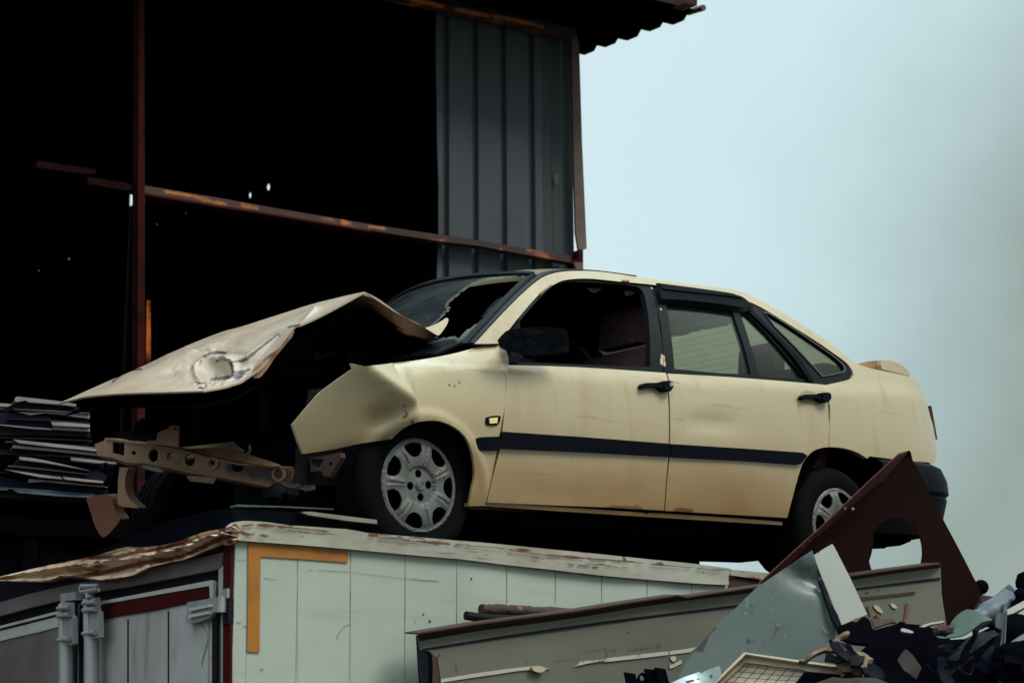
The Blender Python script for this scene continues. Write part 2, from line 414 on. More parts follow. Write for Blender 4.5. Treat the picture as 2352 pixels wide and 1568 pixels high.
M_post = material('dull red oxide post', (.040, .008, .008), .9, 0, [('n', 6, (.012, .004, .005), .4, .7, .8), ('n', 30, (.08, .02, .01), .62, .74, .6), ('attr', (.40, .085, .016), 14, .35, 1.8)], bump=(25, .3, .005), spec=.05)
M_flash = material('weathered flashing strip', (.085, .055, .045), .7, 0, [('n', 4, (.16, .13, .10), .5, .75, .7), ('n', 12, (.04, .022, .02), .5, .7, .7)])

M_redpanel = material('shaded red oxide sheet', (.014, .0045, .004), .6, 0, [('n', 2, (.008, .003, .003), .4, .7, .7), ('n', 40, (.045, .018, .015), .69, .76, .5), ('n', 9, (.02, .007, .006), .6, .8, .5)], bump=(5, .1, .01), spec=.06)  # shade on the panel face is put into this dark red
M_flange = material('lit scuffed red flange', (.115, .030, .022), .5, 0, [('n', 5, (.07, .018, .014), .4, .7, .7), ('n', 40, (.22, .11, .09), .68, .76, .6)], bump=(12, .15, .006))  # lighter copy of the panel red, for the light on the flange
M_channel = material('drab grey enamel', (.120, .118, .092), .5, 0, [
    ('n', 1.5, (.085, .083, .07), .35, .7, .8), ('n', 6, (.10, .085, .06), .58, .8, .5), ('n', 80, (.07, .05, .035), .68, .75, .6), ('attr', (.10, .032, .018), 24, .2)], bump=(3, .12, .02), coat=.1)
M_rustlip = material('rust brown lip', (.045, .017, .011), .8, 0, [('n', 5, (.016, .007, .006), .4, .65, .85), ('n', 20, (.12, .055, .03), .60, .74, .6)], bump=(25, .4, .006))
M_whitestrip = material('flaking white strip', (.40, .38, .31), .6, 0, [('n', 9, (.19, .12, .07), .54, .70, .85), ('n', 40, (.10, .05, .03), .66, .74, .7)], bump=(25, .3, .004))
M_blue = material('scratched blue grey sheet', (.085, .112, .107), .5, .1, [
    ('n', 1.6, (.065, .09, .10), .35, .7, .8), ('n', 4, (.06, .08, .115), .55, .75, .6), ('n', 26, (.035, .045, .05), .665, .73, .8), ('n', 9, (.16, .19, .185), .62, .8, .4, (3, .6, .6)), ('attr', (.02, .024, .028), 30, .2)], bump=(4, .2, .02), coat=.2)
M_pale = material('pale grey flange', (.33, .345, .31), .5, .1, [('n', 3, (.24, .25, .23), .4, .7, .7), ('n', 45, (.10, .09, .08), .68, .75, .6), ('attr', (.03, .03, .03), 30, .2)], bump=(6, .12, .01))
M_tray = material('yellowed cream plastic', (.46, .38, .26), .5, 0, [('n', 3, (.33, .25, .155), .4, .7, .7), ('n', 14, (.17, .10, .06), .58, .76, .7), ('n', 60, (.10, .06, .035), .68, .75, .5)], bump=(12, .1, .005))
M_galv = material('galvanised bracket steel', (.42, .50, .50), .34, .6, [('n', 8, (.22, .27, .28), .4, .7, .7), ('n', 50, (.08, .08, .08), .66, .74, .6)])
M_tarp = material('black rubbish sheet', (.0028, .0028, .0045), .8, 0, [('n', 5, (.008, .006, .007), .55, .75, .6)], bump=(9, .5, .02), spec=.0)
M_green = material('dull green sheet', (.055, .085, .065), .6, 0, [('n', 4, (.035, .05, .055), .4, .7, .8), ('n', 20, (.09, .08, .05), .60, .76, .6)], bump=(7, .3, .015))
M_alu = material('grey aluminium profile', (.20, .20, .20), .5, .3, [('n', 6, (.13, .12, .12), .4, .7, .7), ('n', 50, (.06, .05, .05), .66, .75, .5)])
M_bluepipe = material('dull blue pipe', (.035, .06, .085), .5, 0, [('n', 6, (.02, .028, .04), .4, .7, .7)], bump=(20, .2, .005))
M_foam = material('dirty foam', (.22, .16, .10), .95, 0, [('n', 7, (.10, .075, .06), .4, .7, .8), ('n', 30, (.30, .24, .16), .6, .75, .5)], bump=(25, .8, .015))
M_card = material('brown panel scrap', (.17, .062, .030), .65, 0, [('n', 3, (.09, .03, .018), .4, .7, .7), ('n', 30, (.06, .02, .012), .62, .74, .6)])
M_mauve = material('mauve sheet metal', (.25, .205, .205), .55, .1, [('n', 4, (.13, .10, .10), .4, .7, .7), ('n', 12, (.10, .06, .05), .6, .76, .6)], bump=(20, .2, .006))
M_navy = material('dark navy sheet metal', (.006, .007, .016), .6, 0, [('n', 3, (.018, .016, .024), .45, .75, .7)], bump=(12, .2, .01), spec=.05)
M_brownsheet = material('dark brown sheet metal', (.010, .006, .006), .65, 0, [('n', 5, (.024, .012, .010), .5, .75, .7)], spec=.2)
M_bluesheet = material('pale blue sheet metal', (.060, .080, .100), .5, .15, [('n', 6, (.03, .04, .055), .4, .7, .7)])
M_rod = material('corroded rod', (.045, .022, .013), .85, 0, [('n', 12, (.010, .022, .026), .42, .58, .95), ('n', 26, (.26, .12, .04), .58, .70, .8)], bump=(35, 1, .015))
M_greybar = material('grey flat bar', (.21, .20, .175), .55, .1, [('n', 8, (.13, .115, .10), .4, .7, .7)])
M_ground = material('oily yard dirt', (.07, .058, .045), .95, 0, [('n', .35, (.045, .04, .035), .35, .7, .8), ('n', 3, (.11, .09, .07), .5, .8, .6), ('n', 30, (.03, .025, .02), .6, .75, .6)], bump=(9, .6, .03))
M_heap = material('rubbish heap dirt', (.018, .014, .012), .95, 0, [('n', 6, (.04, .028, .02), .5, .75, .7)], bump=(14, .8, .04))
M_rustline = material('rust streak', (.10, .040, .017), .75, 0, [('n', 20, (.20, .12, .075), .45, .65, .8)])
M_crack = material('dark scratch', (.02, .018, .018), .8)
M_heapscrap = material('grey brown torn scrap', (.006, .006, .007), .7, 0, [('n', 8, (.010, .007, .006), .45, .7, .8), ('n', 30, (.03, .018, .012), .62, .74, .6)], bump=(20, .4, .008), spec=.15)
M_door2 = material('grimy dark door panel', (.17, .14, .14), .55, 0, [('n', 1.2, (.09, .068, .065), .35, .68, .85), ('n', 7, (.07, .045, .038), .52, .78, .6, (1.5, 1.5, .3)), ('n', 50, (.05, .03, .025), .66, .74, .5)], bump=(3, .1, .02), spec=.2)
M_lining = material('dusty brown lining', (.040, .023, .020), .85, 0, [('n', 6, (.045, .02, .013), .5, .72, .7)], bump=(12, .3, .01), spec=.1)
M_teal = material('dark teal duct', (.006, .018, .022), .4, 0, [('n', 8, (.012, .02, .022), .5, .7, .6)], spec=.3)
M_greasy = material('greasy engine metal', (.006, .006, .007), .6, 0, [('n', 9, (.02, .012, .008), .5, .72, .8), ('n', 30, (.03, .026, .026), .64, .74, .5)], bump=(25, .5, .008), spec=.12)
M_postdark = material('dark oxide steel', (.010, .003, .003), .85, 0, [('n', 7, (.022, .007, .005), .5, .7, .8)], bump=(25, .3, .005), spec=.05)  # darker copy of the post red, for the left girts
M_seam = material('grey pane edging', (.035, .04, .045), .6)
# ------------------------------------------------------------------ the wrecked car
FH = at((958, 1115), 7.74)                                  # front hub face
YAW, NOSE = rad(41.8), rad(3.0)
c_, s_ = math.cos(YAW), math.sin(YAW)
EX = V((c_*math.cos(NOSE), s_*math.cos(NOSE), math.sin(NOSE))); EY = V((-s_, c_, 0)); EZ = EX.cross(EY)
CO = FH-EY*.03-EZ*.29
CW = 1.695
def W(x, y, z): return CO+EX*x+EY*y+EZ*z
CARM = Matrix((EX, EY, EZ)).transposed().to_4x4(); CARM.translation = CO
car = empty('wrecked_car', None, 'cream four-door saloon with smashed front, sitting on top of the white box body', 'car', CARM)
def un(p, y):
    r = ray(p); t = (y-(CAM-CO).dot(EY))/r.dot(EY); d = CAM+r*t-CO
    return d.dot(EX), d.dot(EZ)
def U(p, y): x, z = un(p, y); return W(x, y, z)
def ys(x, z):
    zb = .79+.04*x
    if z < .55: y = .05*((.55-z)/.35)**2
    elif z < zb: y = .03*((z-.55)/(zb-.55))**2
    else: t = z-zb; y = .03+.25*t+.45*t*t
    q = z-(zb-.035)
    if q > 0: y += min(.012, .022*(q/.035)**2)
    if x > 3.05: y += .62*(x-3.05)**2
    if x < .1: y += .10*((.1-x)/.9)**2
    return y
def sp(p):
    y = .06
    for _ in range(12):
        x, z = un(p, y); y = y*.5+.5*min(.5, ys(x, z))
    return x, z
def sp_d(p, disp):                                           # the same for a dented surface
    y = .06
    for _ in range(30):
        x, z = un(p, y); y = y*.6+.4*max(-.3, min(.6, ys(x, z)+disp(x, z)))
    return x, z
def SP(p, off=0.0): x, z = sp(p); return W(x, ys(x, z)+off, z)
def Lc(px): return [sp(p) for p in px]
def mirror(v):                                               # to the other side of the car
    d = v-CO; y = d.dot(EY); return v+EY*(CW-2*y)
def mgeo(g): return [mirror(v) for v in g[0]], [tuple(reversed(f)) for f in g[1]]
def side(px, holes=(), off=0.0, thick=.02, res=.035, disp=None, local=None):
    f = (lambda x, z: W(x, ys(x, z)+off+disp(x, z), z)) if disp else (lambda x, z: W(x, ys(x, z)+off, z))
    return sheet(local or ([sp_d(p, disp) for p in px] if disp else Lc(px)), f, EY*thick, [Lc(h) for h in holes], res)
def smooth(px, n=4): return [(p[0], p[1]) for p in cat_rom([(a, b, 0) for a, b in px], n)]

# --- outlines
rail_out = smooth(PX(zL, '105,860 270,680 440,500 610,335 760,215 880,168 1000,150 1150,145 1300,150 1530,178 1860,232'), 3)[:-1] + \
    smooth(PX(zK, '222,52 500,90 800,130 950,180 1100,260 1300,380 1500,510 1600,588 1700,665 1830,710 1980,742 2110,772 2165,812 2205,880'), 3)
rail_in = smooth(PX(zL, '340,857 440,722 560,572 700,412 800,325 870,285 960,243 1080,224 1250,222 1500,247 1750,270'), 3)[:-1] + \
    smooth(PX(zK, '170,88 500,130 740,155 860,195 1000,255 1200,375 1400,500 1560,610 1640,672 1685,740 1668,782 1600,803 1480,830'), 3)
tail_edge = smooth(PX(zH, '1640,-150 1680,0 1722,120 1738,220 1738,340 1720,400 1700,420'), 3)
quarter_bottom = PX(zH, '1480,402 1290,378 1075,352 1050,375')
arch_r1 = smooth(PX(zH, '1050,375 960,318 850,280 760,266 680,262'), 3)
seam_q = PX(zH, '683,130 685,0')+PX(zK, '1515,1000 1500,920')
bodyside = rail_out+tail_edge+quarter_bottom+arch_r1+seam_q+rail_in[::-1]
dent = lambda x, z: .004*nz(x*2.1, z*2.6)
obj('body_side', side(bodyside, res=.04, thick=.03, disp=dent), M_paint, car)
g = side(bodyside, res=.06, thick=.02); obj('body_side', mgeo(g), M_paint, car)

# --- doors
dF = smooth(PX(zA, '505,510 800,519 1150,542'), 3)+PX(zA, '1158,620 1163,760 1160,870 1150,1000 1143,1103')+PX(zA, '900,1090 420,1070')+smooth(PX(zA, '424,1050 446,960 474,850 492,700 499,600 503,540'), 3)
fb = smooth(PX(zA, '1158,545 1400,558 1755,586 1806,594'), 3)+PX(zA, '1812,660 1816,730')+smooth(PX(zH, '688,60 684,262'), 2)
arch_r0 = smooth(PX(zH, '680,262 600,272 510,310 430,400 390,500 350,640 310,790 270,945'), 4)
dR = fb+arch_r0[1:]+PX(zA, '1645,1133 1400,1119 1148,1104')+PX(zA, '1155,1000 1166,870 1169,760 1164,620')
def door_disp(x, z):
    d = .0045*nz(x*2.3+7, z*3.1)+.003*math.sin((z-.25)*9)
    cx, cz = sp(zA(1340, 745)); q = ((x-cx)/.17)**2+((z-cz-.05*(x-cx))/.035)**2
    d += .016*math.exp(-q)                                   # long dent in the rear door
    cx, cz = sp(zA(700, 1040)); q = ((x-cx)/.3)**2+((z-cz)/.05)**2; d += .006*math.exp(-q)
    cx, cz = sp(zA(1010, 1050)); q = ((x-cx)/.06)**2+((z-cz)/.08)**2; d += .008*math.exp(-q)
    return d
stain = [(PX(zA, '1035,700 1028,800 1040,930'), 26), (PX(zA, '1205,690 1200,830'), 30), (PX(zA, '1250,700 1230,800'), 16)]
scr = [(PX(zA, '900,880 1060,1010'), 9), (PX(zA, '1300,740 1440,770'), 6)]
front_door = obj('front_door', side(dF, disp=door_disp), M_paint, car, marks=[(PX(zA, '900,1088 1060,1100'), 2.4), (PX(zA, '1150,900 1146,1000'), 2)])
rear_door = obj('rear_door', side(dR, disp=door_disp), M_paint, car, marks=[(PX(zA, '1180,1106 1260,1110'), 2.4), (PX(zA, '1270,900 1300,905'), 1.5)])
# dark backing that stands in for shut-line shade, and far doors
obj('shut_line_backing', side(PX(zA, '420,560 1800,610 1815,860 1640,1148 405,1080 470,800'), off=.045, thick=.02, res=.08), M_under, car)
gd = side(dF, res=.08); obj('front_door', mgeo(gd), M_paint, car)
gd = side(dR, res=.08); obj('rear_door', mgeo(gd), M_paint, car)
# sill strip
def sidebar(px_top, px_bot, out, thick=.03, res=.03):
    return side(px_top+px_bot[::-1], off=-out, thick=thick, res=res)
obj('sill', sidebar(smooth(PX(zA, '345,1071 412,1068 700,1086 1060,1110 1080,1118 1100,1111 1400,1130 1635,1148'), 2), PX(zA, '345,1086 412,1084 1070,1127 1635,1162'), -.012, .05), M_paint, car)
g = side(PX(zA, '345,1089 1070,1130 1635,1164 1640,1215 1000,1190 345,1140'), off=.05, thick=.3, res=.1); obj('sill_underside', g, M_under, car)

# --- side moulding
obj('side_moulding', sidebar(PX(zA, '476,783 820,806 1159,832'), PX(zA, '466,851 820,866 1158,885'), .012), M_plastic, front_door)
obj('side_moulding', sidebar(PX(zA, '1164,833 1500,854 1700,868 1722,880'), PX(zA, '1163,886 1500,904 1680,917 1696,913'), .012), M_plastic, rear_door)

# --- front fender, folded
fo = smooth(PX(zB, '2291,600 2297,520 2290,450 2275,417 2235,410 2150,424 2050,452 1900,482 1700,508 1590,520'), 3)
fo += PX(zB, '1555,512 1524,505 1535,532 1370,650 1300,730 1237,806 1262,880 1290,948')
fo += smooth(PX(zB, '1290,948 1420,930 1560,900 1680,882 1722,876'), 3)[1:]
fo += smooth(PX(zB, '1722,876 1770,832 1815,806 1880,788 1960,789 2040,824 2092,878 2122,960 2130,1050 2116,1120 2100,1204'), 4)[1:]
fo += PX(zB, '2178,1203 2205,1100 2240,920 2262,800 2282,690')
def cross_to(p, q):                                          # signed distance from a crease in side coordinates
    (ax, az), (bx, bz) = sp(p), sp(q); dx, dz = bx-ax, bz-az; L = math.hypot(dx, dz)
    return lambda x, z: ((x-ax)*dz-(z-az)*dx)/L
f1 = cross_to(zB(1525, 500), zB(1815, 720)); f2 = cross_to(zB(1535, 500), zB(1572, 900)); f3 = cross_to(zB(1500, 895), zB(1800, 800))
sgn1 = 1 if f1(*sp(zB(1500, 800))) > 0 else -1; sgn2 = 1 if f2(*sp(zB(1350, 800))) > 0 else -1; sgn3 = 1 if f3(*sp(zB(1600, 930))) > 0 else -1
ZT0, ZT1 = sp(zB(1700, 508)), sp(zB(2200, 415))
RIDGE = [sp(q) for q in PX(zB, '1530,520 1680,625 1800,712 1812,790')]
def soft(d, w=.007): return .5*(d+math.sqrt(d*d+w*w))
def fend(x, z):
    d1, d2, d3 = soft(sgn1*f1(x, z)), soft(sgn2*f2(x, z)), soft(sgn3*f3(x, z), .01)
    zt = ZT0[1]+(ZT1[1]-ZT0[1])*(x-ZT0[0])/(ZT1[0]-ZT0[0]); dz = z-(zt-.085); roll = 3.6*dz*dz if dz > 0 and x > -.12 else 0.0
    xe, _ = sp(zB(1840, 800)); wt = max(0.0, min(1.0, (xe+.03-x)/.10)); wt = wt*wt*(3-2*wt)
    y = (.30*min(d1, .35)+.26*min(d2, .35)+.32*d3)*wt
    k = 9.0
    for a, b in zip(RIDGE, RIDGE[1:]):
        k = min(k, segdist((x, z), [a, b]))
    y -= (.095*math.exp(-math.sqrt(k*k+1e-4)/.095)*max(wt, .25))
    a, b = sp(zB(1680, 780)); y += .020*math.exp(-((x-a)/.06)**2-((z-b)/.05)**2)
    # arch lip flare and gentle waves
    r = math.hypot(x-.04, z-.26); y -= .012*math.exp(-((r-.30)/.025)**2)
    return y+roll+.004*nz(x*5, z*5)
fmarks = [(PX(zB, '1788,705 1800,740 1785,775'), 7), (PX(zB, '1815,780 1828,805'), 6), (PX(zB, '2000,605 2022,628 2025,615 2060,600'), 5), (PX(zB, '1655,845 1700,830'), 3.5),
          (PX(zB, '1535,515 1560,535'), 4), (PX(zB, '2290,520 2290,600'), 3), (PX(zB, '2105,1195 2175,1195'), 5)]
fen = obj('front_fender', side(fo, res=.016, disp=fend, thick=.012), M_paint, car, 'folded cream front fender with its front end torn loose', marks=fmarks, smooth=50)
fo2 = PX(zB, '2291,600 2260,412 2050,455 1750,500 1700,560 1690,800 1722,876 1815,806 1960,789 2092,878 2130,1050 2100,1204 2178,1203')
obj('front_fender', mgeo(side(fo2, res=.06, disp=lambda x, z: .12*max(0, .05-x))), M_paint, car)
mk = obj('side_marker', side(smooth(PX(zA, '414,724 440,718 470,718 472,730 464,752 440,757 416,754 412,740'), 2), off=-.006, thick=.02, res=.02), M_plastic, fen)
obj('marker_lens', side(PX(zA, '424,728 458,725 455,748 426,750'), off=-.011, thick=.01, res=.012), M_lamp, mk, marks=None)
obj('fender_moulding', side(smooth(PX(zA, '374,812 384,806 460,803 470,806 468,846 456,859 388,857 378,840'), 2), off=-.012, thick=.03, res=.03), M_plastic, fen)

# --- window frames (black)
fw_hole = smooth(PX(zL, '430,1046 440,880 520,700 600,588 720,452 850,322 950,266 1080,246 1300,252 1550,272 1700,292 1755,322 1790,390 1822,560 1842,800 1846,1080'), 3)+PX(zL, '1500,1072 1000,1050 560,1034')
fw_out = PX(zL, '436,1062 425,930 395,850 345,857')+smooth(PX(zL, '345,857 440,724 560,574 700,414 800,327 870,287 960,245 1080,226 1250,224 1500,249 1740,271'), 3)[1:]+PX(zL, '1800,278 1862,285 1885,400 1930,650 1960,870 1970,1138 1500,1110 900,1078')
fr_front = obj('window_frame', side(fw_out, [fw_hole], off=.012, thick=.03, res=.02), M_black, front_door,
    marks=[(PX(zL, '1846,312 1848,325'), 4), (PX(zL, '1852,395 1855,415'), 6), (PX(zL, '1846,375 1848,382'), 3), (PX(zL, '1945,985 1950,1050'), 10), (PX(zL, '1925,1005 1960,1010'), 7)])
rw_out = PX(zK, '222,90 300,112 500,136 740,160 860,200 932,272 1100,440 1300,645 1395,812 1000,785 600,760 308,742 300,560 290,420 262,280 240,180')
g1 = PX(zK, '318,212 420,222 600,242 806,276 850,400 948,752 700,738 384,708 372,560 350,400')
g2 = PX(zK, '862,292 902,296 1050,440 1200,610 1340,782 1180,775 1006,764 940,520')
fr_rear = obj('window_frame', side(rw_out, [g1, g2], off=.012, thick=.03, res=.025), M_black, rear_door,
    marks=[(PX(zK, '278,225 281,260'), 5), (PX(zK, '275,275 277,283'), 3), (PX(zK, '285,322 287,328'), 3), (PX(zK, '284,625 290,675'), 9)])
obj('window_pane', side(g1, off=.022, thick=.004, res=.08), M_glass, fr_rear)
obj('quarter_light', side(g2, off=.022, thick=.004, res=.08), M_glass, fr_rear)
c_out = PX(zK, '870,200 1000,257 1200,377 1400,502 1560,612 1640,674 1683,740 1666,780 1600,801 1482,828 1395,814 1300,648 1100,443 935,274')
c_hole = smooth(PX(zK, '1030,300 1062,302 1200,385 1400,520 1560,632 1622,694 1622,726 1590,740 1470,762 1438,742 1250,540 1110,400'), 2)
cp = obj('rear_quarter_frame', side(c_out, [c_hole], off=.006, thick=.03, res=.025), M_black, car)
obj('window_pane', side(c_hole, off=.014, thick=.004, res=.08), M_glass, cp)
obj('pane_seal', side(smooth(PX(zK, '1030,298 1062,299 1202,383 1402,518 1562,630 1626,694 1626,728 1590,744 1470,766 1436,744 1250,544 1108,402'), 2), [smooth(PX(zK, '1036,304 1062,305 1200,388 1400,523 1558,635 1617,696 1617,722 1588,736 1472,757 1442,739 1254,538 1114,398'), 2)], off=-.001, thick=.008, res=.03), M_seam, cp)
obj('pillar_trim', side(PX(zK, '905,285 935,274 1100,442 1300,647 1397,812 1360,800 1250,640 1080,450'), off=-.004, thick=.015, res=.04), M_plastic, cp)
# wind deflector
vd = smooth(PX(zK, '222,86 500,122 740,156 800,172 850,190 890,222 932,272'), 2)+smooth(PX(zK, '932,272 840,264 700,242 480,216 252,202'), 2)[1:]+PX(zK, '238,140')
obj('wind_deflector', side(vd, off=-.022, thick=.012, res=.03), M_plastic, fr_rear)
vb = PX(zK, '228,92 500,128 735,160 800,180 835,196 740,182 500,158 250,130')
obj('deflector_band', side(vb, off=-.030, thick=.010, res=.03), M_plastic, fr_rear)
# torn tint film left in the front window
for s, nme in (('800,340 860,300 905,318 850,352 815,395', 0), ('1265,300 1330,296 1420,300 1345,350 1300,330', 0), ('1630,330 1690,316 1740,350 1650,380', 0)):
    obj('film_scrap', side(PX(zL, s), off=.04, thick=.003, res=.03), M_plastic, fr_front)
for s in ('727,370 850,280 858,292 800,335 745,385', '1545,234 1612,238 1620,250 1545,248'):
    obj('clip_plate', side(PX(zL, s), off=-.004, thick=.006, res=.03), M_card, car)
for g_ in (side(fw_out, [fw_hole], off=.012, thick=.03, res=.06), side(rw_out, [g1, g2], off=.012, thick=.03, res=.06), side(c_out, [c_hole], off=.006, thick=.03, res=.06)):
    obj('window_frame', mgeo(g_), M_black, car)
obj('far_window_blackout', mgeo(side(rail_in, off=.03, thick=.004, res=.08)), M_farblackout, car)  # opaque sheet added to keep sky from showing through the far windows

# --- handles
def handle(cx, cy, parent, lock, k=1.0):
    f = lambda x, y: (cx+x*k, cy+y*k)
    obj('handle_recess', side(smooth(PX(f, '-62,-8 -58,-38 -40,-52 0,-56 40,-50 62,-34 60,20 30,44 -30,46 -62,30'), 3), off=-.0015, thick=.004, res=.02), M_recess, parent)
    h = obj('door_handle', side(smooth(PX(f, '-88,4 -80,-10 -60,-20 0,-22 60,-26 70,-34 122,-36 132,-24 140,0 136,24 118,42 80,40 55,24 42,12 0,6 -40,8 -64,20 -80,18'), 3), off=-.030, thick=.026, res=.012), M_plastic, parent)
    obj('handle_boss', side(smooth(PX(f, '70,-30 118,-32 130,-20 134,4 128,22 112,34 84,34 66,16'), 3), off=-.040, thick=.012, res=.012), M_plastic, h)
    if lock:
        obj('keyhole', side(circle(f(118, -8), 3.6, 4.6, 16), [circle(f(118, -8), 1.2, 2.8, 10)], off=-.0415, thick=.003, res=.006), M_chrome, h)
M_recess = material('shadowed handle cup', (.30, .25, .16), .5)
hx, hy = zK(182, 842); handle(hx, hy, front_door, True, .3125)
hx, hy = zK(1352, 924); handle(hx, hy, rear_door, False, .3125*.93)

# --- roof, windscreen, rear screen, boot
def arc(a, bulge, up):                                       # across the car from a near-side point
    b = mirror(a)
    return lambda t: a.lerp(b, t)+EZ*up*math.sin(math.pi*t)**.8+EX*bulge*math.sin(math.pi*t)
def patch(pts, bulge, up, nu=24, disp=None):
    vs, fs = [], []; n = len(pts)
    for i, p in enumerate(pts):
        b = bulge(i/(n-1)) if callable(bulge) else bulge; u = up(i/(n-1)) if callable(up) else up
        A = arc(p, b, u)
        for k in range(nu+1):
            q = A(k/nu); vs.append(q+disp(i/(n-1), k/nu, q) if disp else q)
    w = nu+1
    fs = [(i*w+k, i*w+k+1, (i+1)*w+k+1, (i+1)*w+k) for i in range(n-1) for k in range(nu)]
    return vs, fs
def thicken(g, d): return shell(g[0], g[1], d)
roof_pts = [SP(p, .012) for p in smooth(PX(zL, '800,190 880,168 1000,150 1150,145 1300,150 1530,178 1860,232'), 3)[:-1]+smooth(PX(zK, '222,52 500,90 800,130 950,180 1040,225'), 3)]
obj('roof', thicken(patch(roof_pts, lambda s: -.05*(1-s)+.05*s, lambda s: .05+.03*math.sin(math.pi*min(1, s*1.6)), 28), -EZ*.02), M_paint, car)
obj('headliner', patch([p-EZ*.05+EY*.03 for p in roof_pts], 0, .05, 12), M_inner, car)
# black drip channel between the rail and the roof
gut = [SP(p, .006)+EZ*.006 for p in smooth(PX(zL, '105,858 270,678 440,498 610,333 760,213 880,166 1000,148 1150,143 1300,148 1530,176 1700,200'), 3)]
obj('drip_channel', thicken(([v for p in gut for v in (p-EY*.0, p+EY*.05+EZ*.012)], [(2*i, 2*i+1, 2*i+3, 2*i+2) for i in range(len(gut)-1)]), -EZ*.012), M_black, car)
ws = [SP(p, .05) for p in smooth(PX(zF, '1855,168 1790,215 1690,315 1560,445 1400,620 1300,725 1195,850'), 12)]
ws = [ws[0].lerp(ws[-1], 0)]+ws[1:]
wg = patch(ws, lambda s: -.13-.10*s, lambda s: .045*(1-s), 130)
hole = PX(zF, '1650,196 1700,215 1690,250 1662,300 1630,350 1560,400 1480,452 1400,505 1330,572 1290,612 1180,690 1090,745 1060,800 1000,790 900,800 700,860 640,800 850,640 905,575 950,545 952,510 935,490 945,460 1010,410 1060,372 1100,335 1180,285 1260,250 1340,228 1440,215 1540,205')
keep = []
for f in wg[1]:
    c = sum((wg[0][i] for i in f), V((0, 0, 0)))/len(f); p = proj(c); q = (p[0]+3.0*nz(p[0]*.09, p[1]*.09), p[1]+3.0*nz(p[0]*.09+9, p[1]*.09))
    if not inside(q, hole): keep.append(f)
obj('windscreen', (wg[0], keep), M_shatter, car, 'smashed windscreen with a large ragged hole', marks=[(hole+hole[:1], 9), (PX(zF, '1060,800 1250,650 1400,560 1520,450'), 16)], smooth=60)
obj('windscreen_seal', thicken(([v for p in ws for v in (p-EY*.022, p+EY*.028)], [(2*i, 2*i+1, 2*i+3, 2*i+2) for i in range(len(ws)-1)]), -EX*.012+EZ*.004), M_black, car)
obj('header_seal', tube([arc(ws[0]+EZ*.004, -.13, .045)(k/20) for k in range(21)], .014, 6), M_black, car)
obj('glass_shard', tube(curve3([U(zF(1280, 615), .35), U(zF(1390, 480), .36), U(zF(1480, 410), .37)], 3), [.012]*6+[.002], 5), M_shatter, car)
obj('wiper', tube(curve3([U(zF(640, 735), .55), U(zF(720, 815), .5), U(zF(880, 915), .4)], 5), .006, 6), M_dark, car)
rs = [SP(p, .05) for p in smooth(PX(zK, '985,212 1100,268 1300,388 1500,518 1600,596 1690,672'), 5)]
obj('rear_screen', patch(rs, lambda s: .05+.07*s, lambda s: .04*(1-s), 30), M_rearglass, car, 'heated rear screen with thin wires and a torn dark film')
rsl = [SP(p, .0) for p in smooth(PX(zK, '985,212 1100,268 1300,388 1500,518 1600,596 1690,672'), 5)]
sg_ = thicken(([v for a, b in zip(rs, rsl) for v in (a+EY*.03-EZ*.006, b+EY*.006-EZ*.012)], [(2*i, 2*i+1, 2*i+3, 2*i+2) for i in range(len(rs)-1)]), -EZ*.006)
obj('screen_seal', sg_, M_black, car); obj('screen_seal', mgeo(sg_), M_black, car)
sw_ = thicken(([v for p in ws for v in (p-EY*.045, p+EY*.028)], [(2*i, 2*i+1, 2*i+3, 2*i+2) for i in range(len(ws)-1)]), -EX*.012+EZ*.004)
obj('windscreen_seal', mgeo(sw_), M_black, car)
obj('header_panel', thicken(patch([roof_pts[-1]-EX*.10-EZ*.004, roof_pts[-1]+EX*.05-EZ*.03], .03, .04, 14), -EZ*.006), M_inner, car)
obj('parcel_shelf', thicken(patch([rs[-1]-EX*.55-EZ*.06+EY*.05, rs[-1]-EZ*.02], 0, .0, 6), -EZ*.03), M_inner, car)
tk = [SP(p, .012) for p in smooth(PX(zK, '1700,667 1830,712 1980,744 2110,774'), 4)]
obj('boot_lid', thicken(patch(tk, lambda s: .04+.02*s, .02, 20), -EZ*.02), M_paint, car)
te = [SP(p, .012) for p in PX(zK, '2110,774 2165,814 2205,882')]+[SP(p, .012) for p in smooth(PX(zH, '1680,0 1722,120 1738,220 1738,340 1710,410'), 2)]
obj('tail_panel', patch(te, lambda s: .09, .0, 16), M_paint, car)
# spoiler
s0 = [U(zK(*q), .22) for q in ((1890, 648), (1960, 650), (2030, 675), (2080, 712), (2105, 750), (2100, 764), (2020, 742), (1900, 712), (1885, 680))]
s1 = [mirror(p)+EX*0 for p in s0]; n = len(s0)
vs = []; fs = []
for k in range(11):
    t = k/10
    vs += [a.lerp(b, t)+EX*.05*math.sin(math.pi*t) for a, b in zip(s0, s1)]
for k in range(10): fs += [(k*n+i, k*n+(i+1) % n, (k+1)*n+(i+1) % n, (k+1)*n+i) for i in range(n)]
fs += [tuple(range(n-1, -1, -1)), tuple(range(10*n, 11*n))]
spl = obj('spoiler', (vs, fs), M_paint, car, smooth=50)
leg = [U(zK(*q), .25) for q in ((1725, 672), (1800, 655), (1860, 648), (1895, 660), (1890, 698), (1840, 706), (1760, 690))]
for fl in (0, 1):
    a = [p for p in leg]+[p+EY*.12 for p in leg]; m = len(leg)
    g = (a, [tuple(range(m)), tuple(range(2*m-1, m-1, -1))]+[(i, i+m, (i+1) % m+m, (i+1) % m) for i in range(m)])
    obj('spoiler_arm', mgeo(g) if fl else g, M_bare, spl)
lx = PX(zH, '1660,-140 1678,-150 1690,-120 1712,0 1735,110 1745,150 1742,190 1722,185 1700,140 1690,90 1668,-20 1655,-95')
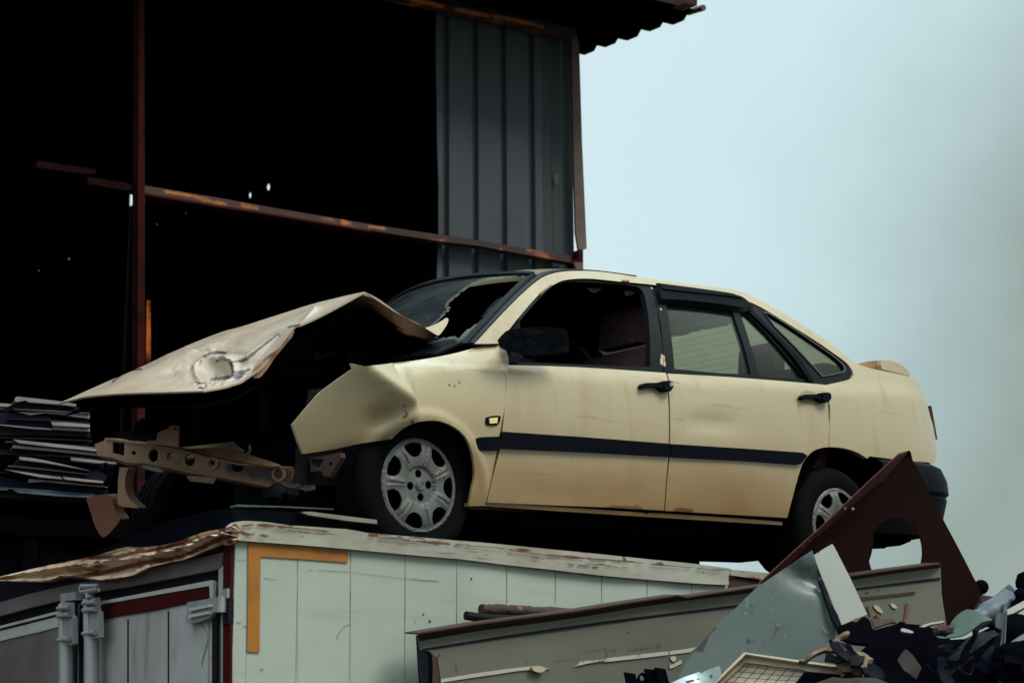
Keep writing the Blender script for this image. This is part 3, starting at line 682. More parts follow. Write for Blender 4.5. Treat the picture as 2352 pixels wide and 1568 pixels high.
def lens(fl):
    loc = [un(p, .16) for p in lx]
    g = sheet(loc, lambda x, z: W(x, ys(x, z)-.006, z), EY*.03+EX*-.01, (), .03)
    return mgeo(g) if fl else g
for fl in (0, 1): obj('tail_light', lens(fl), M_tail, car)
# rear bumper: section swept round the tail
sec = [(-.02, .565), (.05, .525), (.075, .46), (.078, .40), (.058, .385), (.066, .37), (.03, .24), (-.06, .20)]
path = [(2.86, .02), (3.05, .01), (3.25, .03), (3.40, .085), (3.50, .18), (3.565, .33), (3.60, .55), (3.615, .8475)]
path = [(p[0], p[1]) for p in cat_rom([(a, b, 0) for a, b in path], 3)]
path += [(a, CW-b) for a, b in path[::-1][1:]]
vs, fs = [], []; ns = len(sec)
for i, (x, y) in enumerate(path):
    a, b = path[max(0, i-1)], path[min(len(path)-1, i+1)]; dx, dy = b[0]-a[0], b[1]-a[1]; L = math.hypot(dx, dy); nx, ny = dy/L, -dx/L
    for o_, z in sec: vs.append(W(x+nx*o_-.02, y+ny*o_, z+.0))
for i in range(len(path)-1): fs += [(i*ns+k, i*ns+k+1, (i+1)*ns+k+1, (i+1)*ns+k) for k in range(ns-1)]
obj('rear_bumper', thicken((vs, fs), -EZ*.004), M_plastic, car, smooth=30)

# --- bonnet: bent into a tent
def ly(px, y0, y1):
    n = len(px); return [U(p, y0+(y1-y0)*i/(n-1)) for i, p in enumerate(px)]
b_low = pline(ly(smooth(PX(zB, '95,700 165,682 240,666 420,651 620,646 800,640'), 3), 1.35, .30))
b_top = pline(ly(smooth(PX(zB, '740,410 890,352 1000,322 1300,226 1450,186 1590,155'), 3), 1.45, .20))
b_far = pline(ly(PX(zB, '95,700 300,608 500,520 740,410'), 1.35, 1.45))
b_near = pline(ly(smooth(PX(zB, '800,640 900,622 980,596 1040,556 1085,525 1140,455 1240,335 1272,320 1360,278 1450,232 1590,155'), 3), .30, .20))
CREASE = PX(zT, '130,415 300,425 400,435 470,445'); DIAG = PX(zT, '480,475 600,385 700,310 830,250 950,150')
def crumple(u, v, p):
    q = proj(p); a = zT(262, 550); dx, dy = (q[0]-a[0])/39, (q[1]-a[1])/27
    r_ = math.hypot(dx, dy); k = math.exp(-(r_/.95)**4); ring = math.exp(-((r_-1.12)/.20)**2); far = math.exp(-(r_/2.6)**2)
    edge = min(1, 6*min(1-u, v, 1-v, u)+.15)
    n = EZ*.8-EX*.5
    d = n*(-.045*k+.020*ring*(.6+.9*abs(nz(q[0]*.04, q[1]*.04)))+far*(.014*nz(q[0]*.028, q[1]*.04)+.003*nz(q[0]*.09, q[1]*.12)))
    d += n*(.020*math.exp(-segdist(q, DIAG)/5.5)-.010*math.exp(-segdist(q, CREASE)/4.0))
    k3 = math.exp(-segdist(q, PX(zT, '150,660 260,650 400,625 510,585'))/8); d += n*.02*k3*nz(q[0]*.11, q[1]*.14)
    return (d+n*(.010*nz(u*2.4, v*2.8+3)+.004*nz(u*7, v*7)))*edge
hm = [(PX(zT, '190,460 230,440 270,433 330,436'), 6.5), (PX(zT, '155,520 170,490'), 3), (PX(zT, '275,485 310,478 360,480'), 5), (PX(zT, '365,490 375,520 378,565'), 7.5), (PX(zT, '375,495 430,490 475,478 520,440'), 6), (PX(zT, '520,440 600,375 690,305 698,320'), 4.2),
      (PX(zT, '240,612 300,605 350,598 390,588 450,570'), 7), (PX(zT, '130,630 160,640 200,634'), 4), (PX(zT, '385,570 440,560 495,545'), 4.5), (PX(zT, '160,668 185,672'), 5), (PX(zT, '755,262 800,252 832,247'), 4), (PX(zT, '395,605 440,592'), 5),
      (PX(zB, '355,596 400,562 450,540 495,533'), 3.6)]
bon = obj('bonnet', thicken(coons(b_low, b_top, b_far, b_near, 260, 150, crumple), EX*.004-EZ*.006), M_hood, car, 'crumpled bonnet folded upwards into a tent', marks=hm, smooth=55)
R1 = U(zB(1950, 371), .25); P1 = b_top(1); P2 = b_top(0); R2 = W(.36, 1.42, .98)
lp = lambda a, b: (lambda t: a.lerp(b, t))
dkl = lambda g: ([v-EZ*.060 for v in g[0]], g[1])  # black copies hung below the bonnet stand in for the shade under it
obj('bonnet_shade_liner', dkl(coons(lp(P1, R1), lp(P2, R2), lp(P1, P2), lp(R1, R2), 14, 14)), M_under, bon)
obj('bonnet_shade_liner', dkl(coons(b_low, b_top, b_far, b_near, 40, 24, crumple)), M_under, bon)
obj('bonnet_rear_half', thicken(coons(lp(P1, R1), lp(P2, R2), lp(P1, P2), lp(R1, R2), 14, 14, lambda u, v, p: EZ*.01*nz(u*3, v*3)), -EX*.006-EZ*.012), M_hood, bon)
e0 = [U(p, .2) for p in PX(zB, '1590,157 1745,258 1880,328 1950,371')]; e1 = [U(p, .235) for p in PX(zB, '1575,165 1740,322 1790,362 1890,385 1950,372')]
f0, f1_ = pline(e0), pline(e1)
obj('bonnet_flange', thicken(([v for k in range(21) for v in (f0(k/20), f1_(k/20))], [(2*k, 2*k+1, 2*k+3, 2*k+2) for k in range(20)]), EY*.012), M_bare, bon)
cpl = Plane(U(zB(1950, 340), .24), 38, 20)
obj('bonnet_corner', flat(cpl, smooth(PX(zB, '1885,333 1930,318 1970,296 1990,283 2001,290 1996,312 1975,345 1955,368 1940,366'), 2), .01, res=.03), M_paint, bon)
lpn = Plane(U(zB(1250, 450), .75), 30, -10)
obj('bonnet_lining', flat(lpn, PX(zB, '1140,470 1250,340 1445,238 1400,330 1330,480 1230,620 1160,660 1040,640 1060,560'), .01, res=.06, bump=lambda a, b: .02*nz(a*6, b*6)), M_lining, bon)

# --- crushed nose: cross-member and engine bay
A_, B_ = U(zB(320, 905), 1.5), U(zB(1370, 1090), .42)
du = B_-A_; cyaw = math.degrees(math.atan2(du.y, du.x)); cm = Plane(A_, cyaw, 6)
cm_out = smooth(PX(zM, '770,453 940,480 1180,515 1330,540 1500,590 1750,640 1960,672 2060,668 2260,700 2330,722'), 2)+PX(zM, '2352,790 2320,832 2240,845')+smooth(PX(zM, '2240,845 2080,842 1900,812 1700,772 1400,722 1080,655 930,648 830,612 752,602'), 2)[1:]
holes = [PX(zM, '832,485 918,492 912,584 870,572 828,562'), circle(zM(983, 563), 5), circle(zM(1125, 580), 11.6, 15), smooth(PX(zM, '1222,590 1232,565 1260,553 1288,566 1300,600 1296,618 1228,615'), 2), circle(zM(1397, 614), 12.4, 14.4), circle(zM(1562, 636), 5.2, 5.8), PX(zM, '1702,640 1790,655 1782,695 1735,708 1700,680')]
xm = obj('front_crossmember', flat(cm, cm_out, .012, holes=holes, res=.022, bump=lambda a, b: .006*nz(a*5, b*9)), M_bare, car, 'bent front crossmember with a row of round holes', marks=[(PX(zM, '1700,660 2000,720 2250,770'), 34), (PX(zM, '2040,700 2060,730'), 14), (PX(zM, '2190,740 2200,760'), 10)])
for c, r in (((1562, 640), 17), ((2045, 720), 19), ((2195, 742), 20)):
    obj('boss_ring', flat(cm, circle(zM(*c), r*.8, r*.9), .01, .007, holes=[circle(zM(*c), r*.55, r*.62)], res=.03), M_bare, xm)
def cmstrip(top, bot, depth, off):                          # folded lip along the beam
    a = [cm.pt(p, off) for p in top]; b = [cm.pt(p, off)-cm.n*depth+EZ*(.02) for p in bot]
    return thicken(([v for q in zip(a, b) for v in q], [(2*i, 2*i+1, 2*i+3, 2*i+2) for i in range(len(a)-1)]), -EZ*.008)
tp = PX(zM, '770,453 1180,513 1330,538 1500,588 1750,638 2000,662 2060,660')
obj('beam_lip', cmstrip(tp, tp, .09, .01), M_bare, xm)
lw = PX(zM, '752,602 830,612 930,648 1080,655 1400,722 1700,772 2080,842 2240,845')
a = [cm.pt(p, .0) for p in lw]; b = [cm.pt((p[0], p[1]-7), .03) for p in lw]
obj('beam_lip', thicken(([v for q in zip(a, b) for v in q], [(2*i, 2*i+1, 2*i+3, 2*i+2) for i in range(len(a)-1)]), -EZ*.006), M_bare, xm)
up2 = Plane(cm.o-cm.n*-.03, cyaw, 30)
obj('torn_strip', flat(Plane(U(zM(1700, 580), .85), cyaw, 40), smooth(PX(zM, '1330,535 1500,528 1620,525 1750,548 1900,598 2060,650 2000,662 1880,645 1700,612 1500,572'), 2), .008, res=.03), M_bare, xm)
obj('lamp_bracket', flat(Plane(U(zM(1230, 450), 1.0), cyaw, 4), PX(zM, '1075,475 1150,470 1160,412 1230,385 1260,360 1312,362 1305,520 1180,505 1078,492'), .01, holes=[circle(zM(1290, 385), 3.5)], res=.03), M_bare, xm)
obj('end_bracket', flat(Plane(U(zM(740, 520), 1.56), cyaw-30, 0), PX(zM, '695,500 770,470 765,600 715,572'), .02, res=.04), M_bare, xm)
obj('towing_bracket', flat(Plane(U(zM(900, 800), 1.25), cyaw, -6), smooth(PX(zM, '880,668 942,675 925,720 918,800 930,860 965,915 1022,965 960,965 870,945 866,860 868,760'), 2), .05, res=.03), M_bare, car)
obj('loose_plate', flat(Plane(U(zM(1480, 770), .9), cyaw, -15), PX(zM, '1370,733 1590,745 1565,790 1390,770'), .01, res=.03), M_bare, xm)
obj('loose_plate', flat(Plane(U(zM(1110, 680), 1.1), cyaw, -15), PX(zM, '1030,655 1100,655 1180,680 1202,705 1150,703 1060,680'), .01, res=.03), M_mauve, xm)
obj('hanging_trim', flat(Plane(U(zM(750, 1000), 1.5), cyaw-10, -8), smooth(PX(zM, '640,900 690,878 770,866 800,872 830,920 850,1000 888,1050 840,1120 770,1185 720,1130 690,1070 660,980'), 2), .05, res=.03, bump=lambda a, b: .03*abs(b*2)), M_card, car, 'brown broken trim panel dangling below the nose')
obj('wheel_link', flat(Plane(U(zI(500, 640), .12), cyaw, 0), PX(zI, '285,560 420,545 590,510 600,560 480,750 430,745 400,690 300,700 290,620'), .03, holes=[circle(zI(498, 622), 4), PX(zI, '300,580 430,575 380,660 320,640')], res=.03), M_rustlip, car)
obj('wiring', join(*[tube(curve3([U(zM(x0+random.uniform(-20, 20), y0), 1.45) for x0, y0 in ((790, 640), (770, 690), (800, 730), (780, 790), (800, 800))], 4), .008, 5) for _ in range(4)]), M_dark, car)
# engine bay masses
rdir = (B_-A_); rdir = V((rdir.x, rdir.y, 0))
obj('radiator_panel', box(A_+EX*.14-EZ*.02+rdir*.12, rdir*.8, EX*.05, EZ*.30, .02), M_under, car)
obj('engine_block', join(box(W(-.04, .45, .25), EX*.36, EY*.8, EZ*.38, .05), box(W(0, .5, .6), EX*.30, EY*.6, EZ*.10, .05), tube(curve3([W(-.1, .4, .6), W(-.05, .45, .72), W(.05, .6, .76), W(.15, .9, .74)], 6), .035, 10)), M_dark, car)
obj('battery', box(W(-.02, .22, .50), EX*.22, EY*.2, EZ*.2, .012), M_plastic, car)
obj('inner_wing', thicken(coons(lp(W(-.45, .22, .30), W(.42, .22, .30)), lp(W(-.38, .20, .66), W(.42, .17, .83)), lp(W(-.45, .22, .30), W(-.38, .20, .66)), lp(W(.42, .22, .30), W(.42, .17, .83)), 14, 8, lambda u, v, p: EY*.03*nz(u*4, v*4)), EY*.01), M_dark, car)
obj('bulkhead', box(W(.40, .12, .25), EX*.03, EY*1.45, EZ*.62, .01), M_under, car)
obj('scuttle', thicken(patch([ws[-1]+EZ*.0-EX*.16-EZ*.05, ws[-1]-EX*.02+EZ*.01, ws[-1]+EX*.05-EZ*.03], -.16, .0, 24, lambda s, t, p: EZ*.012*nz(t*9, s*4)), -EZ*.01), M_plastic, car)
for (a, r) in (([zF(0, 985), zF(120, 940), zF(330, 930), zF(460, 960), zF(600, 1010)], .022), ([zF(150, 850), zF(330, 835), zF(520, 850), zF(700, 830), zF(860, 830)], .018), ([zF(60, 1020), zF(170, 1010), zF(330, 935)], .016)):
    obj('hose', tube(curve3([U(p, .38+.12*i) for i, p in enumerate(a)], 6), r, 10), M_plastic, car)
obj('hinge_bracket', flat(Plane(U(zF(850, 950), .3), 35, 0), PX(zF, '815,985 835,930 860,920 885,940 895,975'), .02, res=.03), M_paint, car)
obj('headlamp_bracket', flat(Plane(U(zM(980, 420), 1.2), cyaw, 10), PX(zM, '830,425 900,405 970,400 1000,340 1060,310 1062,400 1150,408 1148,470 1060,470 900,450'), .03, res=.03, bump=lambda a, b: .02*nz(a*14, b*14)), M_greasy, car)
obj('bracket_chip', flat(Plane(U(zM(940, 440), 1.25), cyaw, 20), PX(zM, '922,428 955,420 962,452 935,460'), .02, res=.02), M_bare, car)
obj('bracket_strip', flat(Plane(U(zM(1020, 465), 1.25), cyaw, 20), PX(zM, '970,462 1068,458 1072,470 975,470'), .01, res=.03), M_bare, car)
obj('grey_shard', flat(Plane(U(zM(1740, 520), .8), cyaw, 20), PX(zM, '1690,495 1720,490 1800,548 1770,555 1700,530'), .006, res=.02), M_alu, car)
obj('torn_wire', tube(curve3([U(zM(1832, 508), .75), U(zM(1838, 540), .74), U(zM(1820, 575), .72)], 4), .006, 6), M_alu, car)
obj('lower_arm', join(tube(curve3([U(zM(1960, 900), .55), U(zM(2060, 870), .5), U(zM(2200, 880), .45)], 4), .03, 8), sphere(U(zM(2040, 870), .5), .05, .05, .04, 8, .5, 2)), M_greasy, car)
obj('air_duct', tube(curve3([U(zT(950, 480), .75), U(zT(1080, 430), .72), U(zT(1220, 405), .70), U(zT(1344, 440), .68)], 5), .05, 12), M_teal, car)
obj('strut_top', join(lathe([(.0, .03), (.05, .03), (.07, .0), (.09, -.02)], W(.06, .34, .70), EZ, EX, EY, 20), tube([W(.06, .34, .70), W(.06, .34, .75)], .018, 8)), M_greasy, car)
for a_, r_ in ((('900,690 860,740 880,800 940,830', .016), .010), (('1000,620 960,700 1000,790 1080,820', .012), .009), (('760,640 700,700 690,760', .01), .008)):
    obj('loose_hose', tube(curve3([U(q, .8) for q in PX(zT, a_[0])], 6), r_*1.3, 8), M_greasy, car)
obj('radiator_frame', join(bar(A_+EX*.10+rdir*.10+EZ*.27, A_+EX*.10+rdir*.9+EZ*.22, .04, .05), bar(A_+EX*.10+rdir*.34+EZ*.0, A_+EX*.10+rdir*.34+EZ*.27, .03, .04), bar(A_+EX*.10+rdir*.66, A_+EX*.10+rdir*.66+EZ*.24, .03, .04)), M_greasy, car)
# --- interior
obj('dashboard', join(box(W(.42, .14, .62), EX*.36, EY*1.4, EZ*.26, .05), tube([W(.62, .3, .84), W(.62, 1.35, .84)], .07, 12)), M_inner, car)
sw = W(.86, .47, .84); sa = (EX*.86+EZ*.5).normalized(); s1_ = EY; s2_ = sa.cross(EY).normalized()
obj('steering_wheel', join(tube([sw+(s1_*math.cos(t)+s2_*math.sin(t))*.18 for t in [2*math.pi*k/28 for k in range(29)]], .014, 8, False), bar(sw-s1_*.17, sw+s1_*.17, .05, .02), bar(sw, sw-s2_*.17, .05, .02), tube([sw, sw-sa*.25], .03, 8)), M_plastic, car)
def seat(y, x, hr=True):
    s = obj('seat', join(box(W(x, y, .30), EX*.5, EY*.5, EZ*.18, .06), box(W(x+.40, y, .42), EX*.16+EZ*.02, EY*.5, EZ*.60+EX*.18, .07)), M_cloth, car)
    obj('headrest', box(W(x+.60, y+.11, 1.04), EX*.10, EY*.28, EZ*.19+EX*.04, .04), M_cloth, s)
seat(.20, .95); seat(.98, .95)
rb = obj('rear_bench', join(box(W(2.05, .15, .30), EX*.5, EY*1.4, EZ*.16, .06), box(W(2.48, .15, .42), EX*.16, EY*1.4, EZ*.62+EX*.20, .07)), M_cloth, car)
obj('headrest', box(W(2.74, .95, .90), EX*.11, EY*.27, EZ*.17+EX*.03, .045), M_cloth, rb)
obj('far_door_card', box(W(.42, 1.50, .2), EX*2.5, EY*.06, EZ*.70, .01), M_inner, car)
obj('rear_inner_panel', box(W(2.86, .16, .3), EX*.55, EY*.02, EZ*.5, .005), M_under, car)
obj('rear_inner_panel', box(W(2.2, .34, .2), EX*1.2, EY*.02, EZ*.6, .005), M_under, car)
obj('floor_pan', thicken(([W(.35, .10, .21), W(3.35, .12, .24), W(3.35, 1.57, .24), W(.35, 1.57, .21)], [(0, 1, 2, 3)]), -EZ*.03), M_under, car)
obj('boot_well', box(W(2.78, .25, .165), EX*.66, EY*1.2, EZ*.32, .06), M_under, car)
obj('fuel_tank', box(W(1.75, .3, .10), EX*.55, EY*1.05, EZ*.2, .06), M_under, car)
obj('rear_axle', join(tube([W(2.52, .2, .2), W(2.52, 1.5, .2)], .05, 10), box(W(2.1, .25, .10), EX*.4, EY*.1, EZ*.12, .02), sphere(W(2.30, .35, .135), .06, .06, .045, 8)), M_under, car)
obj('exhaust', tube(curve3([W(.3, .9, .17), W(1.2, .95, .12), W(2.0, .8, .12), W(2.6, .6, .16), W(3.5, .5, .2)], 6), .03, 8), M_under, car)
obj('wheel_arch', tube([W(2.54, .24, .33), W(2.54, .32, .33)], .36, 24), M_under, car); obj('wheel_arch', tube([W(0.02, .26, .30), W(0.02, .30, .30)], .31, 24), M_under, car)
hxx, hzz = un(zK(1015, 650), .55)
obj('headrest', box(W(hxx-.05, .44, hzz-.13), EX*.10, EY*.26, EZ*.22+EX*.03, .045), M_cloth, rb)
hq = Plane(U(zT(650, 440), .24), 25, -15)
obj('bonnet_fold', flat(hq, smooth(PX(zT, '503,588 520,545 600,470 700,392 795,285 780,330 690,430 645,500 600,560 560,600 525,604'), 2), .004, 0, (), .015, lambda a, b: .014*nz(a*16, b*16)), M_bare, bon)
# --- door mirror
mr = obj('mirror_sail', side(PX(zL, '372,852 440,760 545,612 556,870 540,1040 440,1050 425,900'), off=.0, thick=.03, res=.03), M_plastic, front_door)
m0 = [U(p, -.07) for p in smooth(PX(zL, '470,850 560,752 640,730 780,712 920,702 948,715 958,760 972,830 970,905 950,935 800,962 620,968 500,930'), 2)]
m1 = [p+EY*-.0+EX*.0 for p in m0]; cen = sum(m0, V((0, 0, 0)))/len(m0)
rings = [[cen+(p-cen)*k-EX*dx for p in m0] for k, dx in ((.90, -.045), (.97, -.035), (1.0, -.015), (1.0, .02), (.97, .06), (.88, .10), (.7, .125), (.4, .14))]; NR = len(rings)
n = len(m0); vs = [p for r in rings for p in r]; fs = [(i*n+k, i*n+(k+1) % n, (i+1)*n+(k+1) % n, (i+1)*n+k) for i in range(NR-1) for k in range(n)]+[tuple(range(n-1, -1, -1)), tuple(range((NR-1)*n, NR*n))]
mh = obj('door_mirror', (vs, fs), M_plastic, front_door, smooth=60)
obj('mirror_arm', tube([U(zL(440, 860), .05), U(zL(520, 840), -.01), U(zL(620, 830), -.06)], [.03, .026, .03], 10), M_plastic, mh)

# --- wheels
def hub_h(r, th):
    """outward height of the wheel trim"""
    h = .004+.022*max(0, 1-((r-.11)/.085)**2)
    k = (th/(2*math.pi/7)) % 1.0; d = min(k, 1-k)*2            # 0 on a spoke centre line
    if .07 < r < .165:
        w = min(1, (r-.07)/.02)*min(1, (.172-r)/.02)
        h += w*(.008*math.exp(-(d/.28)**2)-.010*math.exp(-(d/.09)**2))
    if r < .072: h = .016+.004*(1 if r < .020 else 0)-.002*(r/.07)
    if r > .172: h += .006*math.exp(-((r-.181)/.005)**2)
    return h
def wheel(x, y, z, rot, inward=1):
    o = W(x, y, z); out = -EY*inward
    prof = [(.165, -.02), (.180, .006), (.192, .010), (.205, .014), (.235, .018), (.262, .012), (.276, -.002), (.284, -.016), (.288, -.03),
            (.284, -.052), (.289, -.056), (.289, -.08), (.284, -.082), (.284, -.088), (.289, -.09), (.289, -.118), (.284, -.12), (.288, -.145), (.28, -.165), (.25, -.18), (.19, -.17), (.165, -.15)]
    ty = obj('wheel', lathe(prof, o, out, EX, EZ, 64), M_tyre, car)
    obj('wheel_disc', lathe([(.0, -.03), (.10, -.035), (.16, -.03), (.172, -.02)], o, out, EX, EZ, 40), M_under, ty)
    tv, tf = [], []
    for k in range(112):                                     # shoulder lugs: a stepped band
        t = 2*math.pi*k/112; d = EX*math.cos(t)+EZ*math.sin(t); r = .292 if k % 2 else .286
        for dk in (0, .92):
            t2 = 2*math.pi*(k+dk)/112; d = EX*math.cos(t2)+EZ*math.sin(t2)
            for hgt in (-.030, -.054): tv.append(o+d*r+out*hgt)
    m4 = len(tv)
    for k in range(224): a4 = 2*k; tf.append((a4, a4+1, (a4+3) % m4, (a4+2) % m4))
    obj('tread', (tv, tf), M_tyre, ty, smooth=0)
    holes = []
    for k in range(7):
        a = rot+2*math.pi*(k+.5)/7
        def q(r, da): return (r*math.cos(a+da), r*math.sin(a+da))
        holes.append(smooth([q(.166, -.26), q(.170, 0), q(.166, .26), q(.140, .275), q(.118, .17), q(.112, 0), q(.118, -.17), q(.140, -.275)], 2))
    for k in range(4):
        a = rot+.344+math.pi*k/2; holes.append(circle((.046*math.cos(a), .046*math.sin(a)), .0165, n=14))
    f = lambda a, b: o+EX*a+EZ*b+out*hub_h(math.hypot(a, b), math.atan2(b, a)-rot)
    hc = obj('hub_cap', sheet(circle((0, 0), .186, n=72), f, -out*.006, holes, .0075), M_hub, ty, marks=[(PX(zI, '1130,1020 1240,1140'), 2.5), (PX(zI, '1500,640 1570,680 1610,760 1620,830'), 2.2)], smooth=40)
    obj('centre_cap', lathe([(0, .023), (.010, .023), (.013, .0205), (.016, .023), (.019, .022), (.021, .018)], o, out, EX, EZ, 24), M_hub, hc)
fx, fz = un((958, 1115), .085); wheel(fx, .085, fz, rad(75.3), 1); wheel(2.54, .035, .205, rad(98), 1)
wheel(0, CW-.035, .29, 1.0, -1); wheel(2.54, CW-.035, .205, .3, -1)
# ------------------------------------------------------------------ the refrigerated box body the car stands on
BP = Plane(at((958, 1240), 7.6), 36)                         # near side
_a, _b = BP.px((536, 1200)); BCOR = BP.at(_a, _b)
LP = Plane(BCOR, 126)                                        # door end
ROOF_Z = W(0, .1, .29).z-.289
truck = empty('box_body', V((BCOR.x, BCOR.y, 0)), 'white panelled lorry box body with rusty top rails and twin end doors, under the car', 'box body')
def bs(px, mat, name='panel', thick=.006, off=.0, holes=(), parent=truck, res=.1, marks=None, label=None, bump=None, pl=BP):
    return obj(name, flat(pl, px, thick, off, holes, res, bump), mat, parent, label, marks=marks)
# side wall: boards with fine gaps
gx = [538, 570, 683, 805, 930.5, 1049, 1164, 1275.5, 1382, 1486.5, 1588.4, 1689]
us = [BP.px((x, 1350))[0] for x in gx]; zt = BP.px((900, 1262))[1]
geos = []
for a, b in zip(us, us[1:]):
    geos.append(sheet([(a+.0007, -2.45), (b-.0007, -2.45), (b-.0007, zt+.02), (a+.0007, zt+.02)], lambda u, v: BP.at(u, v, .0015*nz(u*3, v*2)), -BP.n*.02, (), .1))
wall = obj('side_wall', join(*geos), M_panel, truck)
for q, wd, bk in ((PX(zC, '1640,585 1760,590 1880,597'), 1.2, .2), (PX(zC, '1880,597 2100,625 2352,645'), 1.0, .15), (PX(zC, '1410,628 1440,633 1480,634'), 1.3, 0), (PX(zC, '1880,875 1845,885 1815,920 1800,955'), 1.4, 0), (PX(zC, '1240,530 1320,533'), .9, .1),
       (PX(zD, '40,512 150,522 260,530'), 1.2, .1), (PX(zC, '1390,1112 1400,1118 1412,1120'), 2, 0), (PX(zC, '1265,865 1290,868'), 2.4, 0), (PX(zC, '1300,885 1322,890'), 2.6, 0)):
    obj('scratch', streak(BP, q, wd, .003, bk), M_rustline, wall)
for c, r in ((zD(468, 512), 1.7), (zD(155, 743), 1.4), (zD(196, 789), 2.0), (zC(2298, 858), 2.0), (zC(2266, 822), 1.0), (zC(2220, 862), .8)):
    obj('hole', flat(BP, circle(c, r, r*1.5, 8), .002, .003), M_crack, wall)
for x in gx[2:-1]:
    y0 = BP and 1262+(x-900)*.097
    obj('rust_line', streak(BP, [(x+.4, y0+4), (x+.5, y0+60), (x+.2, y0+140), (x, 1568)], 1.0, .0025, .02), M_rustline, wall)
obj('wall_core', box(BP.at(us[0]+.02, -2.45, -.09), BP.u*(us[-1]-us[0]-.03), V((0, 0, 1))*(2.45+zt), BP.n*.06, 0), M_seal, truck)
# top rail
def ribbon(pl, top, bot, off, thick, res=.03, bump=None): return flat(pl, top+bot[::-1], thick, off, (), res, bump)
rt = smooth(PX(zC, '1240,352 1270,328 1330,324 1450,332 1560,348')+PX(zI, '643,1262 860,1299 1150,1322 1530,1356 2000,1396')+PX(zD, '400,262 650,285 900,311 1150,335 1400,361 1650,386 1915,413 2160,444'), 2)
rb_ = smooth(PX(zC, '1238,424 1330,432 1600,452 1860,474 2352,519')+PX(zD, '400,384 700,421 1000,454 1300,489 1600,515 1900,540 2150,552'), 2)
rmk = [(PX(zI, '860,1310 1150,1345 1500,1395 1700,1400'), 5), (PX(zI, '0,1245 60,1260 300,1290'), 6), (PX(zC, '1250,345 1290,385 1330,400'), 9), (PX(zC, '1380,345 1560,352'), 6), (PX(zC, '1400,405 1440,410'), 6),
       (PX(zD, '750,318 960,350 1180,378 1450,400 1700,425 2100,455'), 3.2), (PX(zD, '1455,362 1475,400'), 5), (PX(zD, '1095,418 1300,436'), 2.5), (PX(zD, '0,270 230,278'), 3.2), (PX(zD, '410,300 460,304'), 3), (PX(zD, '860,375 940,382'), 2.5), (PX(zD, '1980,450 1985,475'), 3), (PX(zD, '1640,420 1720,418'), 2.6), (PX(zD, '2150,490 2155,545'), 4)]
obj('top_rail', ribbon(BP, rt, rb_, .022, .05, .013, lambda u, v: .005*nz(u*4, v*9)), M_rail, truck, marks=rmk)
obj('top_rail', flat(BP, PX(zD, '2158,450 2352,469')+PX(zE, '690,858 650,902 430,870'), .05, .015, res=.04), M_rail, truck, marks=[(PX(zD, '2160,500 2352,520'), 5)])
for q, wd in ((PX(zD, '0,262 230,276 460,292'), 3), (PX(zD, '300,290 520,300 740,322'), 2.5), (PX(zD, '700,322 860,345 1000,362 1180,376'), 3), (PX(zD, '960,352 1200,378 1450,398'), 3.5), (PX(zD, '1300,385 1500,402 1750,428'), 3), (PX(zD, '1640,415 1900,440 2110,462'), 2.6), (PX(zD, '1095,418 1200,426 1300,436'), 4), (PX(zD, '1330,432 1500,440'), 2),
               (PX(zD, '250,345 365,345'), 2), (PX(zD, '850,370 940,385'), 3), (PX(zI, '850,1330 1150,1355 1490,1398'), 4), (PX(zI, '900,1308 1200,1338 1600,1372'), 3), (PX(zC, '1290,352 1400,342 1560,360 1760,380'), 5), (PX(zC, '1300,400 1360,396 1430,412'), 5)):
    obj('rust_streak', streak(BP, q, wd, .030, .25), M_rustline, truck)
obj('rail_cavity', flat(BP, PX(zD, '2150,500 2352,520 2352,570 2140,590'), .03, .002, res=.05), M_rustlip, truck)
# roof deck (a little sunken between the rails)
rl = us[-1]+.5; r0 = us[0]
deck = [BP.at(r0+.03, 0, -.04), BP.at(rl, 0, -.04), BP.at(rl, 0, -2.4), BP.at(r0+.03, 0, -2.4)]
deck = [V((p.x, p.y, ROOF_Z+.035*(i in (1, 2)))) for i, p in enumerate(deck)]
obj('roof_deck', shell(deck, [(0, 1, 2, 3)], V((0, 0, -.04))), M_dark, truck)
obj('far_wall', box(BP.at(r0+.02, -2.45, -2.44), BP.u*(rl-r0), V((0, 0, 1))*(2.4+ROOF_Z-BCOR.z+.05), BP.n*.04, 0), M_panel, truck)
obj('rear_wall', box(BP.at(rl, -2.45, -2.4), BP.n*2.3, V((0, 0, 1))*(2.4+ROOF_Z-BCOR.z+.05), BP.u*.04, 0), M_panel, truck)
# orange tape
obj('reflective_tape', flat(BP, PX(zC, '1328,431 1600,460 1860,484 1860,546 1600,527 1393,514 1390,770 1388,1026 1322,1022 1326,700'), .002, .0055, res=.06), M_orange, truck, 'orange reflective tape bent round the corner')
# door end
bs(PX(zC, '-40,640 1190,410 1242,400 1222,3300 -40,3300'), M_seal, 'door_frame_backing', .05, -.035, pl=LP)
bs(PX(zC, '1196,470 1236,440 1230,690 1224,3300 1186,3300 1192,690'), M_redtape, 'corner_band', .01, .002, pl=LP, res=.05)
hd = PX(zC, '-40,770 150,715 330,672 700,600 1192,492 1184,560 1164,582 700,672 520,702 330,745 150,790 -40,842')
bs(hd, M_door2, 'header_frame', .03, -.01, pl=LP)
bs(PX(zC, '1168,585 1192,560 1182,3300 1160,3300'), M_door, 'side_frame', .03, -.012, pl=LP)
bs(PX(zC, '440,790 1134,646 1118,3300 430,3300'), M_trim, 'door', .04, -.012, pl=LP)
dr = bs(PX(zC, '525,790 1115,672 1102,3300 505,3300'), M_door, 'door', .03, -.006, pl=LP, res=.05)
bs(PX(zC, '520,756 1130,640 1140,648 1136,735 1122,735 1118,670 521,772'), M_trim, 'door_trim', .012, .004, pl=LP, parent=dr)
